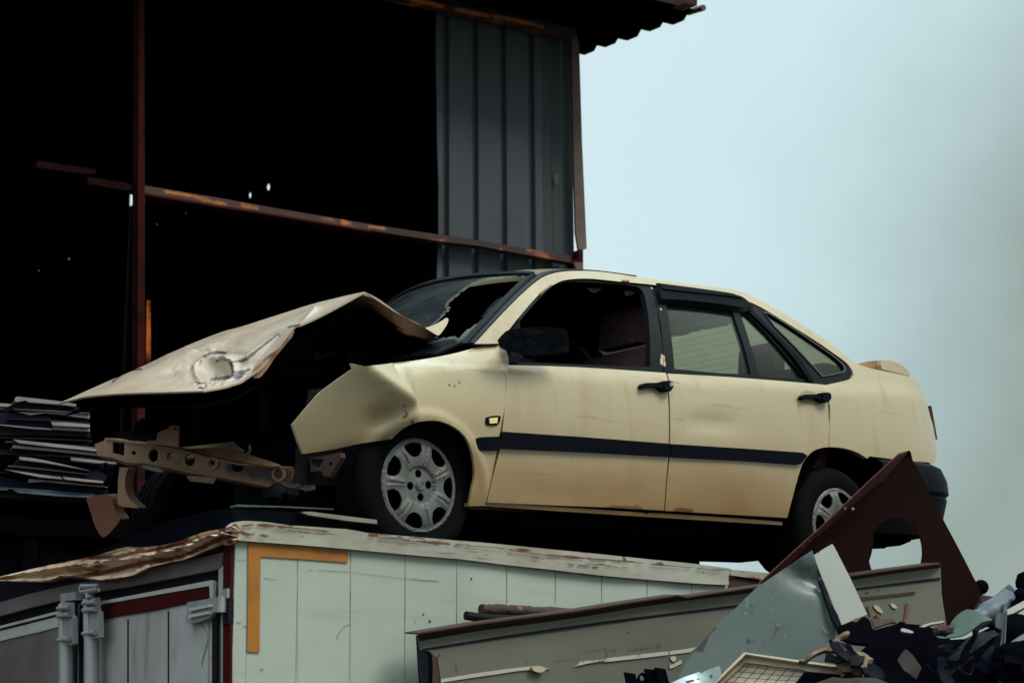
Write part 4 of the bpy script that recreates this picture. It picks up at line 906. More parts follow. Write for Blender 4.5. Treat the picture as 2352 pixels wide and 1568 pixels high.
bs(PX(zC, '528,778 1114,672 1117,740 820,803 530,850'), M_redtape, 'warning_band', .003, .0, pl=LP, parent=dr, res=.05)
for x0 in (682, 898):
    bs(PX(zC, f'{x0-2},{1000-.197*x0-18} {x0+3},{1000-.197*x0-18} {x0+2},3300 {x0-3},3300'), M_seal, 'door_groove', .002, -.003, pl=LP, parent=dr)
bs(smooth(PX(zC, '1062,880 1090,900 1108,960 1090,1030 1075,1100 1112,1190 1108,1230 1080,1230 1062,1120 1075,1020 1088,950'), 2), M_panel, 'peeled_edge', .004, -.001, pl=LP, parent=dr)
dl = bs(PX(zC, '-40,935 312,838 318,3300 -40,3300'), M_door2, 'door', .03, -.006, pl=LP, res=.05)
bs(PX(zC, '-40,895 0,884 312,804 314,818 0,897 -40,908'), M_trim, 'door_trim', .012, .006, pl=LP, parent=dl)
bs(PX(zC, '-40,925 0,912 310,834 312,888 215,915 60,950 -40,976'), M_trim, 'door_band', .003, -.001, pl=LP, parent=dl)
bs(PX(zC, '418,770 442,765 424,3300 398,3300'), M_trim, 'meeting_strip', .02, .0, pl=LP)
bs(PX(zC, '424,772 437,770 418,3300 406,3300'), M_seal, 'meeting_seal', .01, .006, pl=LP)
# hinge
hg = bs(smooth(PX(zC, '1000,758 1100,742 1180,730 1184,800 1140,812 1122,838 1060,862 1000,872 992,850 1000,800'), 2), M_lock, 'hinge', .02, .022, pl=LP, res=.03)
for s in ('1010,790 1120,768 1122,782 1010,806', '1005,826 1110,806 1112,820 1006,842'): bs(PX(zC, s), M_trim, 'hinge_rib', .012, .034, pl=LP, parent=hg, res=.03)
obj('hinge_pin', tube([LP.pt(zC(1186, 728), .02), LP.pt(zC(1184, 812), .02)], .018, 10), M_lock, hg)
bs(PX(zC, '1185,690 1215,684 1214,735 1188,740'), M_lock, 'hinge_plate', .02, .012, pl=LP, parent=hg)
bs(PX(zC, '1190,740 1224,735 1222,870 1190,880'), M_seal, 'hinge_pad', .02, .008, pl=LP, parent=hg)
bs(PX(zC, '1134,820 1158,812 1150,3300 1130,3300'), M_seal, 'door_seal', .01, .006, pl=LP)
# lock rods
def lockrod(cx, y0, y1, w, rodw):
    r = obj('lock_rod', tube([LP.pt(zC(cx+6, y1-20), .05), LP.pt(zC(cx+2, 3300), .05)], rodw, 12), M_lock, truck)
    f = lambda x, y: zC(cx+x*w, y0+(y1-y0)*y)
    obj('lock_housing', flat(LP, smooth(PX(f, '-.42,.0 .30,-.03 .34,.26 .52,.34 .55,.96 .40,1.0 -.40,1.0 -.46,.9'), 1), .022, .062, res=.03), M_lock, r)
    obj('lock_cam', tube([LP.pt(f(-.2, .02), .06), LP.pt(f(-.18, .98), .06)], .018*w/80, 10), M_lock, r)
    for yy in (.12, .30, .88):
        obj('lock_collar', tube([LP.pt(f(-.5, yy), .075), LP.pt(f(.28, yy-.03), .075)], .009, 10), M_lock, r)
    return r
r1 = lockrod(484, 738, 952, 80, .030); r2 = lockrod(348, 765, 988, 76, .030)
obj('lock_keeper', tube([LP.pt(q, .07) for q in PX(zC, '432,675 520,672 522,690 435,705 432,675')], .010, 8), M_lock, r1)
obj('lock_keeper', tube([LP.pt(q, .06) for q in PX(zC, '478,705 480,738')], .018, 8), M_lock, r1)
bs(PX(zC, '322,712 404,702 402,745 350,750 345,790 322,800'), M_lock, 'lock_keeper', .04, .04, pl=LP, parent=r2)
# crumpled rusty rail over the doors
ct = smooth(PX(zC, '-60,640 0,620 240,563 480,515 560,492 660,464 740,463 860,454 960,430 1020,408 1100,382 1180,368 1242,352'), 3)
cb = smooth(PX(zC, '-60,652 0,646 120,650 270,648 345,630 420,632 560,640 640,632 720,612 800,575 900,548 1000,525 1100,482 1150,462 1180,440 1205,455 1222,430 1240,424'), 3)
T, Bm = pline([LP.pt(p, .02) for p in ct]), pline([LP.pt(p, .03) for p in cb])
def wav(u, v, p):
    k = math.sin(math.pi*min(1, max(0, v)))
    return LP.n*((.022*math.sin(v*2*math.pi*1.6+u*3)+.016*nz(u*16, v*3)+.012*nz(u*44, v*9)+.010*abs(nz(u*22+5, v*5)))*min(1, .3+1.5*u)*(.4+k))
cm_ = [(PX(zC, '480,520 600,520 740,490 880,470 980,440'), 9), (PX(zC, '360,632 560,600 760,548 960,520 1100,455 1190,410'), 11), (PX(zC, '1180,370 1240,380 1230,430'), 12), (PX(zC, '940,440 1000,425'), 8), (PX(zC, '280,640 340,625'), 5), (PX(zC, '730,480 780,484'), 3), (PX(zC, '800,545 810,560'), 5), (PX(zC, '560,640 700,625'), 5)]
obj('crumpled_rail', thicken(coons(Bm, T, lp(Bm(0), T(0)), lp(Bm(1), T(1)), 220, 22, wav), -LP.n*.012), M_crump, truck, 'crumpled rusty rail above the doors', marks=cm_, smooth=60)

# ------------------------------------------------------------------ bits lying on the box roof
i1 = Plane(BCOR-BP.n*.10, 36); i2 = Plane(BCOR-LP.n*.10, 126)
rtop = [i2.pt(p) for p in PX(zC, '420,520 500,497 660,425 860,342 1000,300 1140,266')]+[i1.pt(p) for p in PX(zC, '1230,258 1300,262 1480,268 1600,282 1760,310 1900,345 2040,380 2200,392')]
rtop = curve3(rtop, 4)
rub = thicken(([v for p in rtop for v in (p, p+V((0, .02, -.06)), V((p.x, p.y, min(p.z-.1, ROOF_Z+.03))))], [(3*i+k, 3*i+k+1, 3*i+k+4, 3*i+k+3) for i in range(len(rtop)-1) for k in (0, 1)]), V((0, .02, 0)))
obj('rubber_strip', rub, M_plastic, None, 'long black rubber strip draped over the front corner of the box roof', 'rubber strip')
obj('flat_bar', flat(Plane(BCOR-BP.n*.07, 36), smooth(PX(zC, '1608,276 1660,274 1850,298 2015,318 2017,340 1850,322 1650,292'), 1), .04, res=.05), M_greybar, None, 'grey flat bar lying on the box roof just left of the front wheel', 'flat bar')
obj('metal_strip', flat(Plane(BCOR-BP.n*.20, 36), PX(zC, '1265,236 1500,244 1785,258 1785,264 1500,252 1262,248'), .05, res=.05), M_bluesheet, None, 'thin bluish metal strip lying behind the grey bar under the nose', 'metal strip')
# dark block propping the sill
kx, ky = un((1590, 1285), .55)
pb = box(W(.75, .50, 0), EX*(kx-.75), EY*.7, EZ*.1, .01)
pb = ([V((p.x, p.y, (ROOF_Z if i >= 0 and (p-CO).dot(EZ) < .05 else p.z+.09))) for i, p in enumerate(pb[0])], pb[1])
obj('timber_block', pb, M_under, None, 'dark block propping up the car between its wheels', 'block')

# ------------------------------------------------------------------ shed behind
SP_ = Plane(at((1335, 600), 14.0), 31)
GZ = -SP_.o.z                                                # ground in plane height
def su(p, off=0.0): return SP_.px(p, off)
shed = empty('steel_shed', V((SP_.o.x, SP_.o.y, 0)), 'tall dark open-sided shed of rusty beams and blue-grey corrugated cladding', 'shed')
# cladding with ribs, behind the girts
u0, u1 = su(zG(212, 600), -.10)[0], su(zG(982, 600), -.10)[0]; vt = su(zG(300, 60), -.1)[1]+.3; vb_ = su((1100, 660), -.1)[1]-2.2
ribs = [su(zG(x, 700), -.10)[0] for x in (262, 426, 584, 742, 862, 920)]
prof = [u0]
pts = [(u0, 0)]
for r in ribs[:4]: pts += [(r-.028, 0), (r-.020, -.03), (r+.012, -.03), (r+.022, .006), (r+.028, 0)]
pts += [((ribs[3]+ribs[4])/2, 0)]
cl = []
def clad(ps):
    vs = []; nn = len(ps); rows = 14; fs = []
    for j in range(rows+1):
        v = vb_+(vt-vb_)*j/rows
        for i, (u, d) in enumerate(ps):
            w = .012*math.sin(v*2.3+1)+.008*nz(v*2, 0) if (i == 0 and ps is pts) else 0
            vs.append(SP_.at(u+w-.012*v*.6, v, -.10+d))
    for j in range(rows): fs += [(j*nn+i, j*nn+i+1, (j+1)*nn+i+1, (j+1)*nn+i) for i in range(nn-1)]
    return thicken((vs, fs), -SP_.n*.004)
obj('cladding', clad(pts), M_clad, shed, smooth=20)
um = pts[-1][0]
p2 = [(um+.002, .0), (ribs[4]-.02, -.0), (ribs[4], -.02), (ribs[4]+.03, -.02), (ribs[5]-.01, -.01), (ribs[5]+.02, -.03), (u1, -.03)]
obj('shaded_cladding', clad(p2), M_cladd, shed, smooth=20)
obj('cladding_patch', flat(SP_, PX(zG, '862,975 888,970 886,1030 866,1032'), .004, -.085), M_clad, shed)
def sbar(px, mat, name, off=.0, thick=.07, marks=None, res=.05): return obj(name, flat(SP_, px, thick, off, (), res), mat, shed, marks=marks)
jm = [(PX(zJ, '760,880 900,905 1040,940'), 6), (PX(zJ, '1110,940 1180,955'), 6), (PX(zJ, '1570,1015 1610,1030'), 8), (PX(zJ, '1480,1000 1540,1010'), 5), (PX(zJ, '1700,1040 1770,1050'), 4), (PX(zG, '555,1390 565,1400'), 3)]
mb = sbar(PX(zJ, '664,852 1000,908 1300,962 1700,1030 2020,1078')+PX(zG, '440,1346 740,1396 955,1432 955,1470 740,1432 440,1376')+PX(zJ, '2020,1108 1700,1058 1300,990 1000,942 664,886'), M_beam, 'girt', .0, .08, jm, .02)
sbar(PX(zJ, '664,886 1000,942 1300,990 1700,1058 1700,1066 1300,998 1000,952 664,896'), M_post, 'girt_flange', .03, .1)
sbar(PX(zJ, '404,812 640,850 640,884 404,845'), M_postdark, 'girt'); sbar(PX(zJ, '170,738 396,772 440,778 440,798 396,800 170,768'), M_postdark, 'girt')
tm = [(PX(zG, '70,0 235,35'), 9), (PX(zG, '320,55 520,95 720,130'), 8), (PX(zG, '720,130 800,155'), 5)]
sbar(PX(zG, '-60,-45 100,-12 240,22 320,38 560,82 800,128 990,165 990,200 800,172 560,115 320,68 235,48 100,18 -60,-15'), M_beam, 'eaves_beam', .02, .08, tm, .02)
pm = [(PX(zB, '530,200 533,480'), 10), (PX(zB, '520,300 525,470'), 6)]
sbar(PX(zJ, '640,-40 663,-40 665,600 668,6200 618,6200 636,600'), M_post, 'post', .05, .1, None, .1)
sbar(PX(zB, '524,196 543,198 543,500 520,505'), M_post, 'post_patch', .056, .02, pm, .03)
sbar(PX(zG, '962,195 988,190 1002,240 1006,330 1020,800 1046,1392 1022,1396 1000,1396 985,1300 972,800 965,330'), M_flash, 'edge_flashing', -.05, .02, None, .05)
sbar(PX(zG, '1000,1398 1026,1398 1026,1560 985,1560 970,1470 1000,1440'), M_post, 'corner_post', -.02, .08)
sbar(PX(zG, '955,1452 1000,1462 1000,1482 955,1474'), M_post, 'bracket', .0)
sbar(PX(zG, '975,1470 1024,1468 1026,1560 1005,1560'), M_flash, 'edge_flashing', .01, .02)
# corner post down to the ground, side and back walls, roof
uc = su((1335, 600))[0]
obj('corner_post', box(SP_.at(uc-.14, GZ, -.22), SP_.u*.12, V((0, 0, 1))*(-GZ-.5), SP_.n*.1, .005), M_post, shed)
DEP = 9.0; UL = -11.5; TOP = su((1310, 60))[1]+.15
e1, e2 = Plane(SP_.o, 31-90), None
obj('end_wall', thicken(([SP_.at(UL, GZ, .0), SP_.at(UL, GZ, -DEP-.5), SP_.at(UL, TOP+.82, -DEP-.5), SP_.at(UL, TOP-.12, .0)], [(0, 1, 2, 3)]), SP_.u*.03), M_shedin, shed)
BK = Plane(SP_.o-SP_.n*DEP, 31)
EW = Plane(SP_.at(uc-.06, 0, 0), 31-90)
hl = (smooth(PX(zJ, '1227,846 1236,844 1240,860 1236,873 1228,874 1223,862'), 2), smooth(PX(zJ, '1144,886 1151,884 1154,898 1150,910 1144,909 1141,898'), 2),
      circle(zJ(1894, 198), 1.2), circle(zJ(730, 7), 1.0), circle(zJ(853, 978), 1.2), circle(zJ(720, 1030), 1.2), circle(zJ(317, 1188), 1.2), circle(zJ(1146, 16), 1.0), circle(zJ(540, 379), .8), circle(zJ(180, 1242), .8), circle(zJ(1021, 297), .8))
bh, eh = [], []
for h in hl:
    dep = -(EW.pt(h[0])-SP_.o).dot(SP_.n)
    if .3 < dep < DEP-.2: eh.append([EW.px(q) for q in h])
    else: bh.append([BK.px(q) for q in h])
sg = 1 if EW.u.dot(-SP_.n) > 0 else -1
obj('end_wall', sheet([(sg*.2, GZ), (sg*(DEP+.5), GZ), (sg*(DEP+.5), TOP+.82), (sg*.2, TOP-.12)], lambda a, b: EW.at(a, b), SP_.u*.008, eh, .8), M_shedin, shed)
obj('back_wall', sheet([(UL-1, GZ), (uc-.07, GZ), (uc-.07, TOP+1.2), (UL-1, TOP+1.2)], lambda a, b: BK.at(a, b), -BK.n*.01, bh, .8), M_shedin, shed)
EP = Plane(SP_.o+SP_.u*.5, 31-90)                            # roof verge, half a metre outside the end wall
ea, eb = EP.px((1335, 126)); fa, fb_ = EP.px((1592, 36))
def eav(k, up=0): return EP.at(ea+(fa-ea)*k, eb+(fb_-eb)*k, 0)+V((0, 0, up))
prof = []
for i in range(-30, 5):
    jit = .006*math.sin(i*2.7)
    for q, h in ((0, -.004), (.10, -.034), (.16, -.040), (.62, -.036), (.84, .010), (.92, .014)):
        prof.append(((i+q)/5, h*1.2+jit))
prof.append((1.0, .0))
def roofrow(du): return [eav(k, h+.035)+SP_.u*du for k, h in prof]
rows = [roofrow(0), roofrow(-13.5)]
vs = rows[0]+rows[1]; n = len(prof); fs = [(i, i+1, n+i+1, n+i) for i in range(n-1)]
obj('roof_sheet', thicken((vs, fs), V((0, 0, .012))), M_roof, shed, smooth=20)
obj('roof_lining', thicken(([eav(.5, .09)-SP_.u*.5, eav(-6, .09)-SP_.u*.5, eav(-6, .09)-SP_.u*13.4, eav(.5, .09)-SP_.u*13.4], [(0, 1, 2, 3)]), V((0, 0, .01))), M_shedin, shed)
obj('verge_strip', tube([eav(.93, .05)+SP_.u*.03, eav(1.06, .045)+SP_.u*.03], .022, 6), M_flash, shed)
ra, rb2 = EP.pt(zG(1010, 235)), EP.pt(zG(1700, -8))
obj('rafter', bar(ra-SP_.u*.1, rb2-SP_.u*.1, .10, .13, bev=.006), M_beam, shed)
# ------------------------------------------------------------------ stack of scrap sheets at the left, on a dark skip
KP = Plane(at((110, 1040), 10.4), 20)
def scrap(px, mat, label, off, depth, res=.12, name='metal_sheet', cat='metal sheet', tiltz=0.0):
    p2 = [KP.px(p, off) for p in px]
    g = sheet(p2, lambda a, b: KP.at(a, b, off+.006*nz(a*4, b*9)), -KP.n*depth+V((0, 0, tiltz)), (), res)
    obj(name, g, mat, None, label, cat, 'scrap sheets stacked left of the car')
L_ = [('105,172 118,152 140,150 440,184 560,205 560,222 430,207 210,190 190,178 120,190', M_mauve, 'pale sheet with a rolled left end, topmost of the scrap stack', .06),
 ('-20,196 0,198 95,205 60,224 -20,222', M_mauve, 'short pale sheet end at the frame edge, upper of two beside the rolled sheet', .02),
 ('-20,228 45,234 20,247 -20,246', M_mauve, 'short pale sheet end at the frame edge, lower of two beside the rolled sheet', .0),
 ('90,195 420,212 660,240 660,262 380,248 100,235 40,262 20,250', M_brownsheet, 'shaded brown sheet directly under the rolled sheet', .01),
 ('125,262 260,266 390,256 660,286 660,310 560,300 460,282 330,272 220,286', M_mauve, 'pale wavy-edged sheet third from the top of the scrap stack', .03),
 ('-20,262 180,278 372,302 380,386 240,376 -20,352', M_navy, 'wide shaded navy sheet at the frame edge in the upper scrap stack', .02),
 ('-20,352 240,376 384,386 384,392 240,384 -20,358', M_mauve, 'thin bright lip under the wide navy sheet', .04),
 ('374,334 520,342 660,354 660,376 388,362', M_mauve, 'short bright sheet beside the wide navy sheet, upper of a pair', .05),
 ('382,368 660,386 660,406 395,392', M_mauve, 'short bright sheet beside the wide navy sheet, lower of a pair', .03),
 ('-20,362 240,388 660,412 670,446 300,432 -20,436', M_brownsheet, 'shaded rusty brown sheet below the bright pair', .0),
 ('98,464 400,496 740,536 760,556 400,520 140,490', M_mauve, 'long pale sheet in mid stack with a pointed left end', .05),
 ('95,504 400,534 760,568 770,590 400,552 95,526', M_mauve, 'long pale sheet just below the pointed one', .03),
 ('0,540 300,556 520,590 850,632 850,652 500,632 140,600 0,580', M_navy, 'shaded black sheet below the two long pale sheets', .0),
 ('520,596 680,612 850,632 860,644 700,636 526,618', M_mauve, 'short bright sheet behind the end of the holed crossmember', .04),
 ('142,590 240,600 350,622 500,655 660,692 500,664 330,634 150,612', M_mauve, 'narrow bright sheet crossing the lower stack at a slant', .05),
 ('150,606 330,632 500,662 790,700 790,770 450,742 130,694 100,690', M_navy, 'broad shaded mauve-black sheet in the lower stack', .01),
 ('36,684 180,704 300,722 450,741 455,756 300,742 180,718', M_mauve, 'bright curled edge sheet at the lower left of the stack', .06),
 ('460,738 640,758 790,772 790,787 640,776 476,758', M_mauve, 'bright edge sheet continuing right of the curled one', .055),
 ('213,754 320,762 440,772 600,792 790,808 790,817 600,800 440,786 320,776 208,780', M_mauve, 'pale crinkled sheet second from the bottom of the stack', .03),
 ('-20,730 190,776 440,788 790,820 790,864 440,850 180,832 -20,820', M_navy, 'shaded navy sheet under the crinkled sheet', .0),
 ('95,834 300,846 690,876 684,893 420,880 140,858', M_bluesheet, 'pale blue sheet at the bottom of the scrap stack', .05),
 ('-20,824 60,831 60,838 -20,834', M_bluesheet, 'thin blue sheet end at the frame edge near the bottom of the stack', .04),
 ('-20,838 95,842 300,858 690,894 690,930 300,910 -20,890', M_brownsheet, 'lowest shaded black-brown sheet of the scrap stack', .0)]
for i, (s, m, lab, o) in enumerate(L_): scrap(PX(zM, s), m, lab, o, 1.1 if m in (M_navy, M_brownsheet) else .9+.0137*i)  # sky-lit faces coloured pale
for i, (x0, y0, x1, y1) in enumerate(((-20, 448, 680, 470), (40, 478, 700, 520), (-20, 568, 770, 600), (60, 655, 640, 716), (-20, 700, 500, 770), (0, 816, 700, 868), (60, 310, 660, 340), (100, 240, 660, 270))):
    scrap(PX(zM, f'{x0},{y0} {(x0+x1)/2},{(y0+y1)/2-5} {x1},{y1} {x1},{y1+7} {(x0+x1)/2},{(y0+y1)/2+4} {x0},{y0+5}'), M_bluesheet if i % 2 else M_brownsheet, 'very thin dark sheet edge wedged between the thicker scrap sheets', .015+.004*i, .8+.01*i)
kb = KP.px(zM(0, 930))[1]
obj('scrap_skip', join(box(KP.at(-2.4, -KP.o.z, -1.5), KP.u*3.4, V((0, 0, 1))*(KP.o.z+kb-.06), KP.n*1.42, .03), *[box(KP.at(-2.3+i*.55, -KP.o.z, -.08), KP.u*.08, V((0, 0, 1))*(KP.o.z+kb-.1), KP.n*.05, .01) for i in range(6)], box(KP.at(-2.42, kb-.16, -.085), KP.u*3.44, V((0, 0, 1))*.09, KP.n*.07, .01)), M_under, None, 'dark ribbed steel skip beneath the scrap sheets', 'skip')

# ------------------------------------------------------------------ scrap in the foreground
# red oxide panel with the round hole
RP = Plane(at(zE(1300, 650), 8.75), 30, -9)
hole_r = circle(zE(1494, 725), 174*.35565, 226*.35565, 40)
red = empty('holed_panel', RP.pt(zE(1300, 1200)), 'dark red metal panel with a big round hole, leaning in front of the rear wheel', 'metal panel')
obj('face', flat(RP, smooth(PX(zE, '1582,66 1594,82 1603,125 1640,190'), 2)+PX(zE, '1760,430 1900,690 2062,1000 2080,1150 1700,1250 1200,1250 560,1010 666,912 818,787 936,660 1015,596 1279,358 1417,250'), .006, 0, [hole_r], .07, lambda a, b: .006*nz(a*2, b*2)), M_redpanel, red)
fl = [RP.pt(p) for p in PX(zE, '1582,66 1417,250 1279,358 1015,596 936,660 818,787 666,912 560,1010')]
fo_ = [RP.pt(p, .10) for p in PX(zE, '1515,84 1350,234 1240,338 1000,567 877,675 719,820 620,912 530,995')]
obj('flange', thicken(([v for q in zip(fl, fo_) for v in q], [(2*i, 2*i+1, 2*i+3, 2*i+2) for i in range(len(fl)-1)]), RP.n*.0+V((0, 0, -.006))), M_flange, red)
obj('top_lip', thicken(([fl[0], fo_[0], RP.pt(zE(1585, 66), .02), RP.pt(zE(1604, 120), .0)], [(0, 1, 2, 3)]), -RP.n*.005), M_flange, red)
for q in ((1216, 375), (1165, 440), (890, 680), (930, 645), (1218, 445)):
    obj('rivet', sphere(RP.pt(zE(*q), .055), .008, .008, .008, 6), M_pale, red)
obj('bottom_flange', flat(Plane(RP.pt(zE(2040, 1080)), 10, 35), PX(zN, '1870,503 1885,498 1955,632 1780,775 1700,742'), .006, .02, res=.06), M_navy, red)
# long grey channel panel
HP = Plane(at((1400, 1420), 7.85), 33)
chan = empty('channel_panel', HP.pt(zD(600, 1190)), 'long drab grey enamelled panel with rusty top lip, leaning on the box body', 'metal panel')
top = PX(zD, '115,872 500,808 1165,722 1500,668 1820,622 1870,634 2310,570')+PX(zE, '690,936 1200,876 1500,832 1785,796')
fmk = [(PX(zD, '625,838 700,820 800,808'), 9), (PX(zD, '980,788 1040,778'), 5), (PX(zD, '1200,755 1270,742'), 4)]
obj('face', flat(HP, PX(zD, '120,880 1165,730 1820,632 2310,578')+PX(zE, '1200,884 1785,803 1795,1000 1822,1185 1200,1420 300,1700')+PX(zD, '400,1330 268,1194 245,1030 190,985 130,975'), .02, 0, (), .06, lambda a, b: .004*nz(a*2, b*3)), M_channel, chan, marks=fmk)
for q, wd, mt_ in ((PX(zD, '265,1000 255,1012 250,1030'), 2, M_crack), (PX(zD, '360,1070 370,1095 372,1120'), 2.2, M_rustline), (PX(zD, '1010,1048 1090,1036 1180,1020'), 1.6, M_rustline), (PX(zD, '825,1045 830,1075'), 2, M_rustline), (PX(zD, '1350,960 1352,995 1350,1030'), 1.6, M_crack),
       (PX(zD, '1205,990 1280,978 1350,962'), 1, M_crack), (PX(zD, '1370,965 1385,980 1408,972 1410,995'), 1.4, M_crack), (PX(zD, '1480,858 1500,860'), 2, M_crack), (PX(zD, '1480,985 1560,972 1620,960'), 1, M_crack), (PX(zD, '1540,950 1545,975'), 2, M_rustline), (PX(zD, '1565,968 1580,962 1578,975 1590,973'), 1.2, M_crack), (PX(zD, '1612,955 1625,962 1615,972'), 1.2, M_crack), (PX(zD, '1670,945 1698,942 1692,960 1668,958'), 1.4, M_crack), (PX(zD, '1750,905 1757,915'), 1.6, M_crack), (PX(zE, '1300,978 1312,982 1325,980'), 4, M_rustlip), (PX(zE, '1375,968 1392,970'), 3, M_rustlip)):
    obj('mark', streak(HP, q, wd, .003+.0004*wd), mt_, chan)
lt = [HP.pt(p, .05) for p in top]; lb = [HP.pt(p, .0) for p in PX(zD, '128,918 500,855 1165,764 1500,708 1820,660 1870,654 2310,602')+PX(zE, '690,960 1200,905 1500,858 1785,822')]
obj('rusty_lip', thicken(([v for q in zip(lt, lb) for v in q], [(2*i, 2*i+1, 2*i+3, 2*i+2) for i in range(len(lt)-1)]), -HP.n*.004), M_rustlip, chan)
le = [HP.pt(p, .05)+V((0, 0, .004)) for p in top]; lf = [p-HP.n*.09+V((0, 0, .008)) for p in le]
obj('rusty_lip', thicken(([v for q in zip(le, lf) for v in q], [(2*i, 2*i+1, 2*i+3, 2*i+2) for i in range(len(le)-1)]), V((0, 0, -.006))), M_rustlip, chan)
obj('groove', flat(HP, PX(zD, '150,968 700,880 1300,793 2200,682')+PX(zE, '1245,954 1785,885 1786,900 1240,966')+PX(zD, '2190,697 1300,810 700,896 150,980'), .004, .005, res=.06), M_seal, chan)
for s in ('268,1166 500,1128 700,1100 860,1082 945,1094 990,1098 780,1112 620,1136 400,1168 268,1190', '1180,1052 1340,1034 1340,1046 1230,1064 1140,1084 1160,1076', '1345,1032 1560,1005 1755,985 1755,1008 1560,1032 1330,1056', '1762,984 1880,968 1940,958 1900,990 1762,1008'):
    obj('white_strip', flat(HP, PX(zD, s), .003, .0055, res=.05), M_whitestrip, chan)
obj('torn_flake', flat(HP, smooth(PX(zD, '860,1085 900,1080 945,1090 948,1112 910,1124 870,1110'), 2), .01, .02, res=.03), M_tray, chan)
for s, m in (('1355,1060 1385,1070 1415,1105 1410,1120 1380,1102 1358,1080', M_tray), ('1460,1050 1490,1058 1508,1078 1500,1088 1475,1078', M_whitestrip), ('1310,1072 1328,1072 1345,1130 1330,1130', M_card), ('1566,1050 1584,1055 1566,1178 1548,1172', M_card), ('1270,1012 1620,975 1625,990 1270,1030', M_rustlip)):
    obj('torn_flake', flat(HP, PX(zE, s), .003, .006, res=.05), m, chan)
for s in ('1765,1020 1800,1016 1806,1038 1788,1054 1770,1040', '1760,1076 1795,1066 1798,1088 1765,1098', '1797,1064 1838,1042 1842,1062 1800,1086'):
    obj('torn_flake', flat(HP, PX(zD, s), .003, .0055, res=.04), M_whitestrip, chan)
obj('end_cap', flat(Plane(HP.pt(zD(180, 1050)), 55), PX(zD, '112,880 128,975 190,985 243,1030 262,1194 275,1330 140,1330 118,1000'), .006, -.004, res=.06), M_seal, chan)
obj('end_lip', flat(HP, PX(zD, '205,998 240,1028 262,1194 275,1330 205,1330 212,1194 215,1060'), .003, .006, res=.05), M_rustlip, chan)
# rods behind it
rp_ = lambda p, d: BP.pt(p, d)
obj('rusty_bar', tube(curve3([rp_(zD(530, 712), .07), rp_(zD(700, 716), .065), rp_(zD(900, 728), .06), rp_(zD(1200, 742),   .05)], 8), [.021*(1+.35*nz(i*.7, 3)) for i in range(25)], 9), M_rod, None, 'rusty flaking bar poking out between the box wall and the grey panel', 'bar', smooth=50)
obj('rusty_rod', tube(curve3([rp_(zD(430, 752), .10), rp_(zD(560, 768), .10), rp_(zD(760, 778), .10), rp_(zD(1000, 790),   .09)], 5), .017, 10), M_dark, None, 'dark rod with a blunt end, just below the rusty bar', 'rod')
# bent blue-grey sheet with its pale flange
SPN = Plane(at(zE(700, 1150), 7.55), 20, 6)
blu = empty('bent_sheet', SPN.pt(zE(500, 1560)), 'bent blue-grey sheet with a torn pale flange, lying across the grey panel', 'metal sheet')
cf = (SPN.px(zE(838, 796)), SPN.px(zE(1010, 852)))
def fold(a, b):
    (ax, ay), (bx, by) = cf; dx, dy = bx-ax, by-ay; L = math.hypot(dx, dy)
    d = ((b-ay)*dx-(a-ax)*dy)/L; t = ((a-ax)*dx+(b-ay)*dy)/L/L
    k = math.exp(-((t-.6)/.75)**2)
    return .008*nz(a*3, b*3)-.045*k*math.exp(-((d+.035)/.035)**2)+.25*k*max(0, -(-d))*.0
bmk = [(PX(zE, '720,1220 735,1215 732,1228'), 5), (PX(zE, '550,1270 545,1350'), 3), (PX(zE, '835,1120 840,1135'), 3), (PX(zE, '915,1190 920,1195'), 3), (PX(zE, '955,930 960,935'), 3), (PX(zE, '590,980 620,950'), 6), (PX(zE, '470,1090 380,1180'), 3), (PX(zE, '590,1340 600,1350'), 5),
       (PX(zE, '210,1350 330,1210'), 3), (PX(zE, '1018,880 1040,960 1090,1100 1140,1240'), 5)]
obj('sheet', flat(SPN, PX(zE, '955,712 966,742 990,810 1008,856 1040,960 1085,1150 1140,1262 1050,1420 900,1650 50,1650 92,1530 145,1440 215,1345 330,1208 470,1078 600,950 720,868 830,797 900,748'), .006, 0, (), .03, fold), M_blue, blu, marks=bmk, smooth=60)
r3 = random.Random(5)
for i in range(26):
    x, y = r3.uniform(300, 1050), r3.uniform(870, 1400)
    if x+y < 1330 or y > 1250 and x > 850: continue
    L3 = r3.choice([8, 14, 30, 60]); a3 = r3.uniform(-2.2, -.6)
    obj('scratch', streak(SPN, PX(zE, f'{x},{y} {x+L3*.5*math.cos(a3)+r3.uniform(-3,3)},{y-L3*.5*math.sin(a3)} {x+L3*math.cos(a3)},{y-L3*math.sin(a3)}'), r3.uniform(.8, 2.4), .013, .05), r3.choice([M_crack, M_crack, M_pale]), blu)
fp = Plane(SPN.pt(zE(1130, 950), .02), 8, 10)
obj('flange', flat(fp, PX(zE, '966,742 1030,700 1088,668 1102,690 1200,885 1312,1125 1240,1150 1142,1196 1085,1040 1020,880'), .006, 0, (), .04, lambda a, b: .006*nz(a*5, b*3)), M_pale, blu, marks=[(PX(zE, '1140,970 1155,985'), 3), (PX(zE, '1222,998 1226,1000'), 4), (PX(zE, '1038,712 1050,708'), 5), (PX(zE, '1000,720 1003,722'), 4)])
obj('torn_edge', flat(fp, PX(zE, '1000,905 1022,900 1045,960 1080,1060 1120,1130 1150,1200 1140,1260 1125,1215 1085,1150 1040,1010'), .02, .012, (), .03, lambda a, b: .012*nz(a*20, b*20)), M_seal, blu)
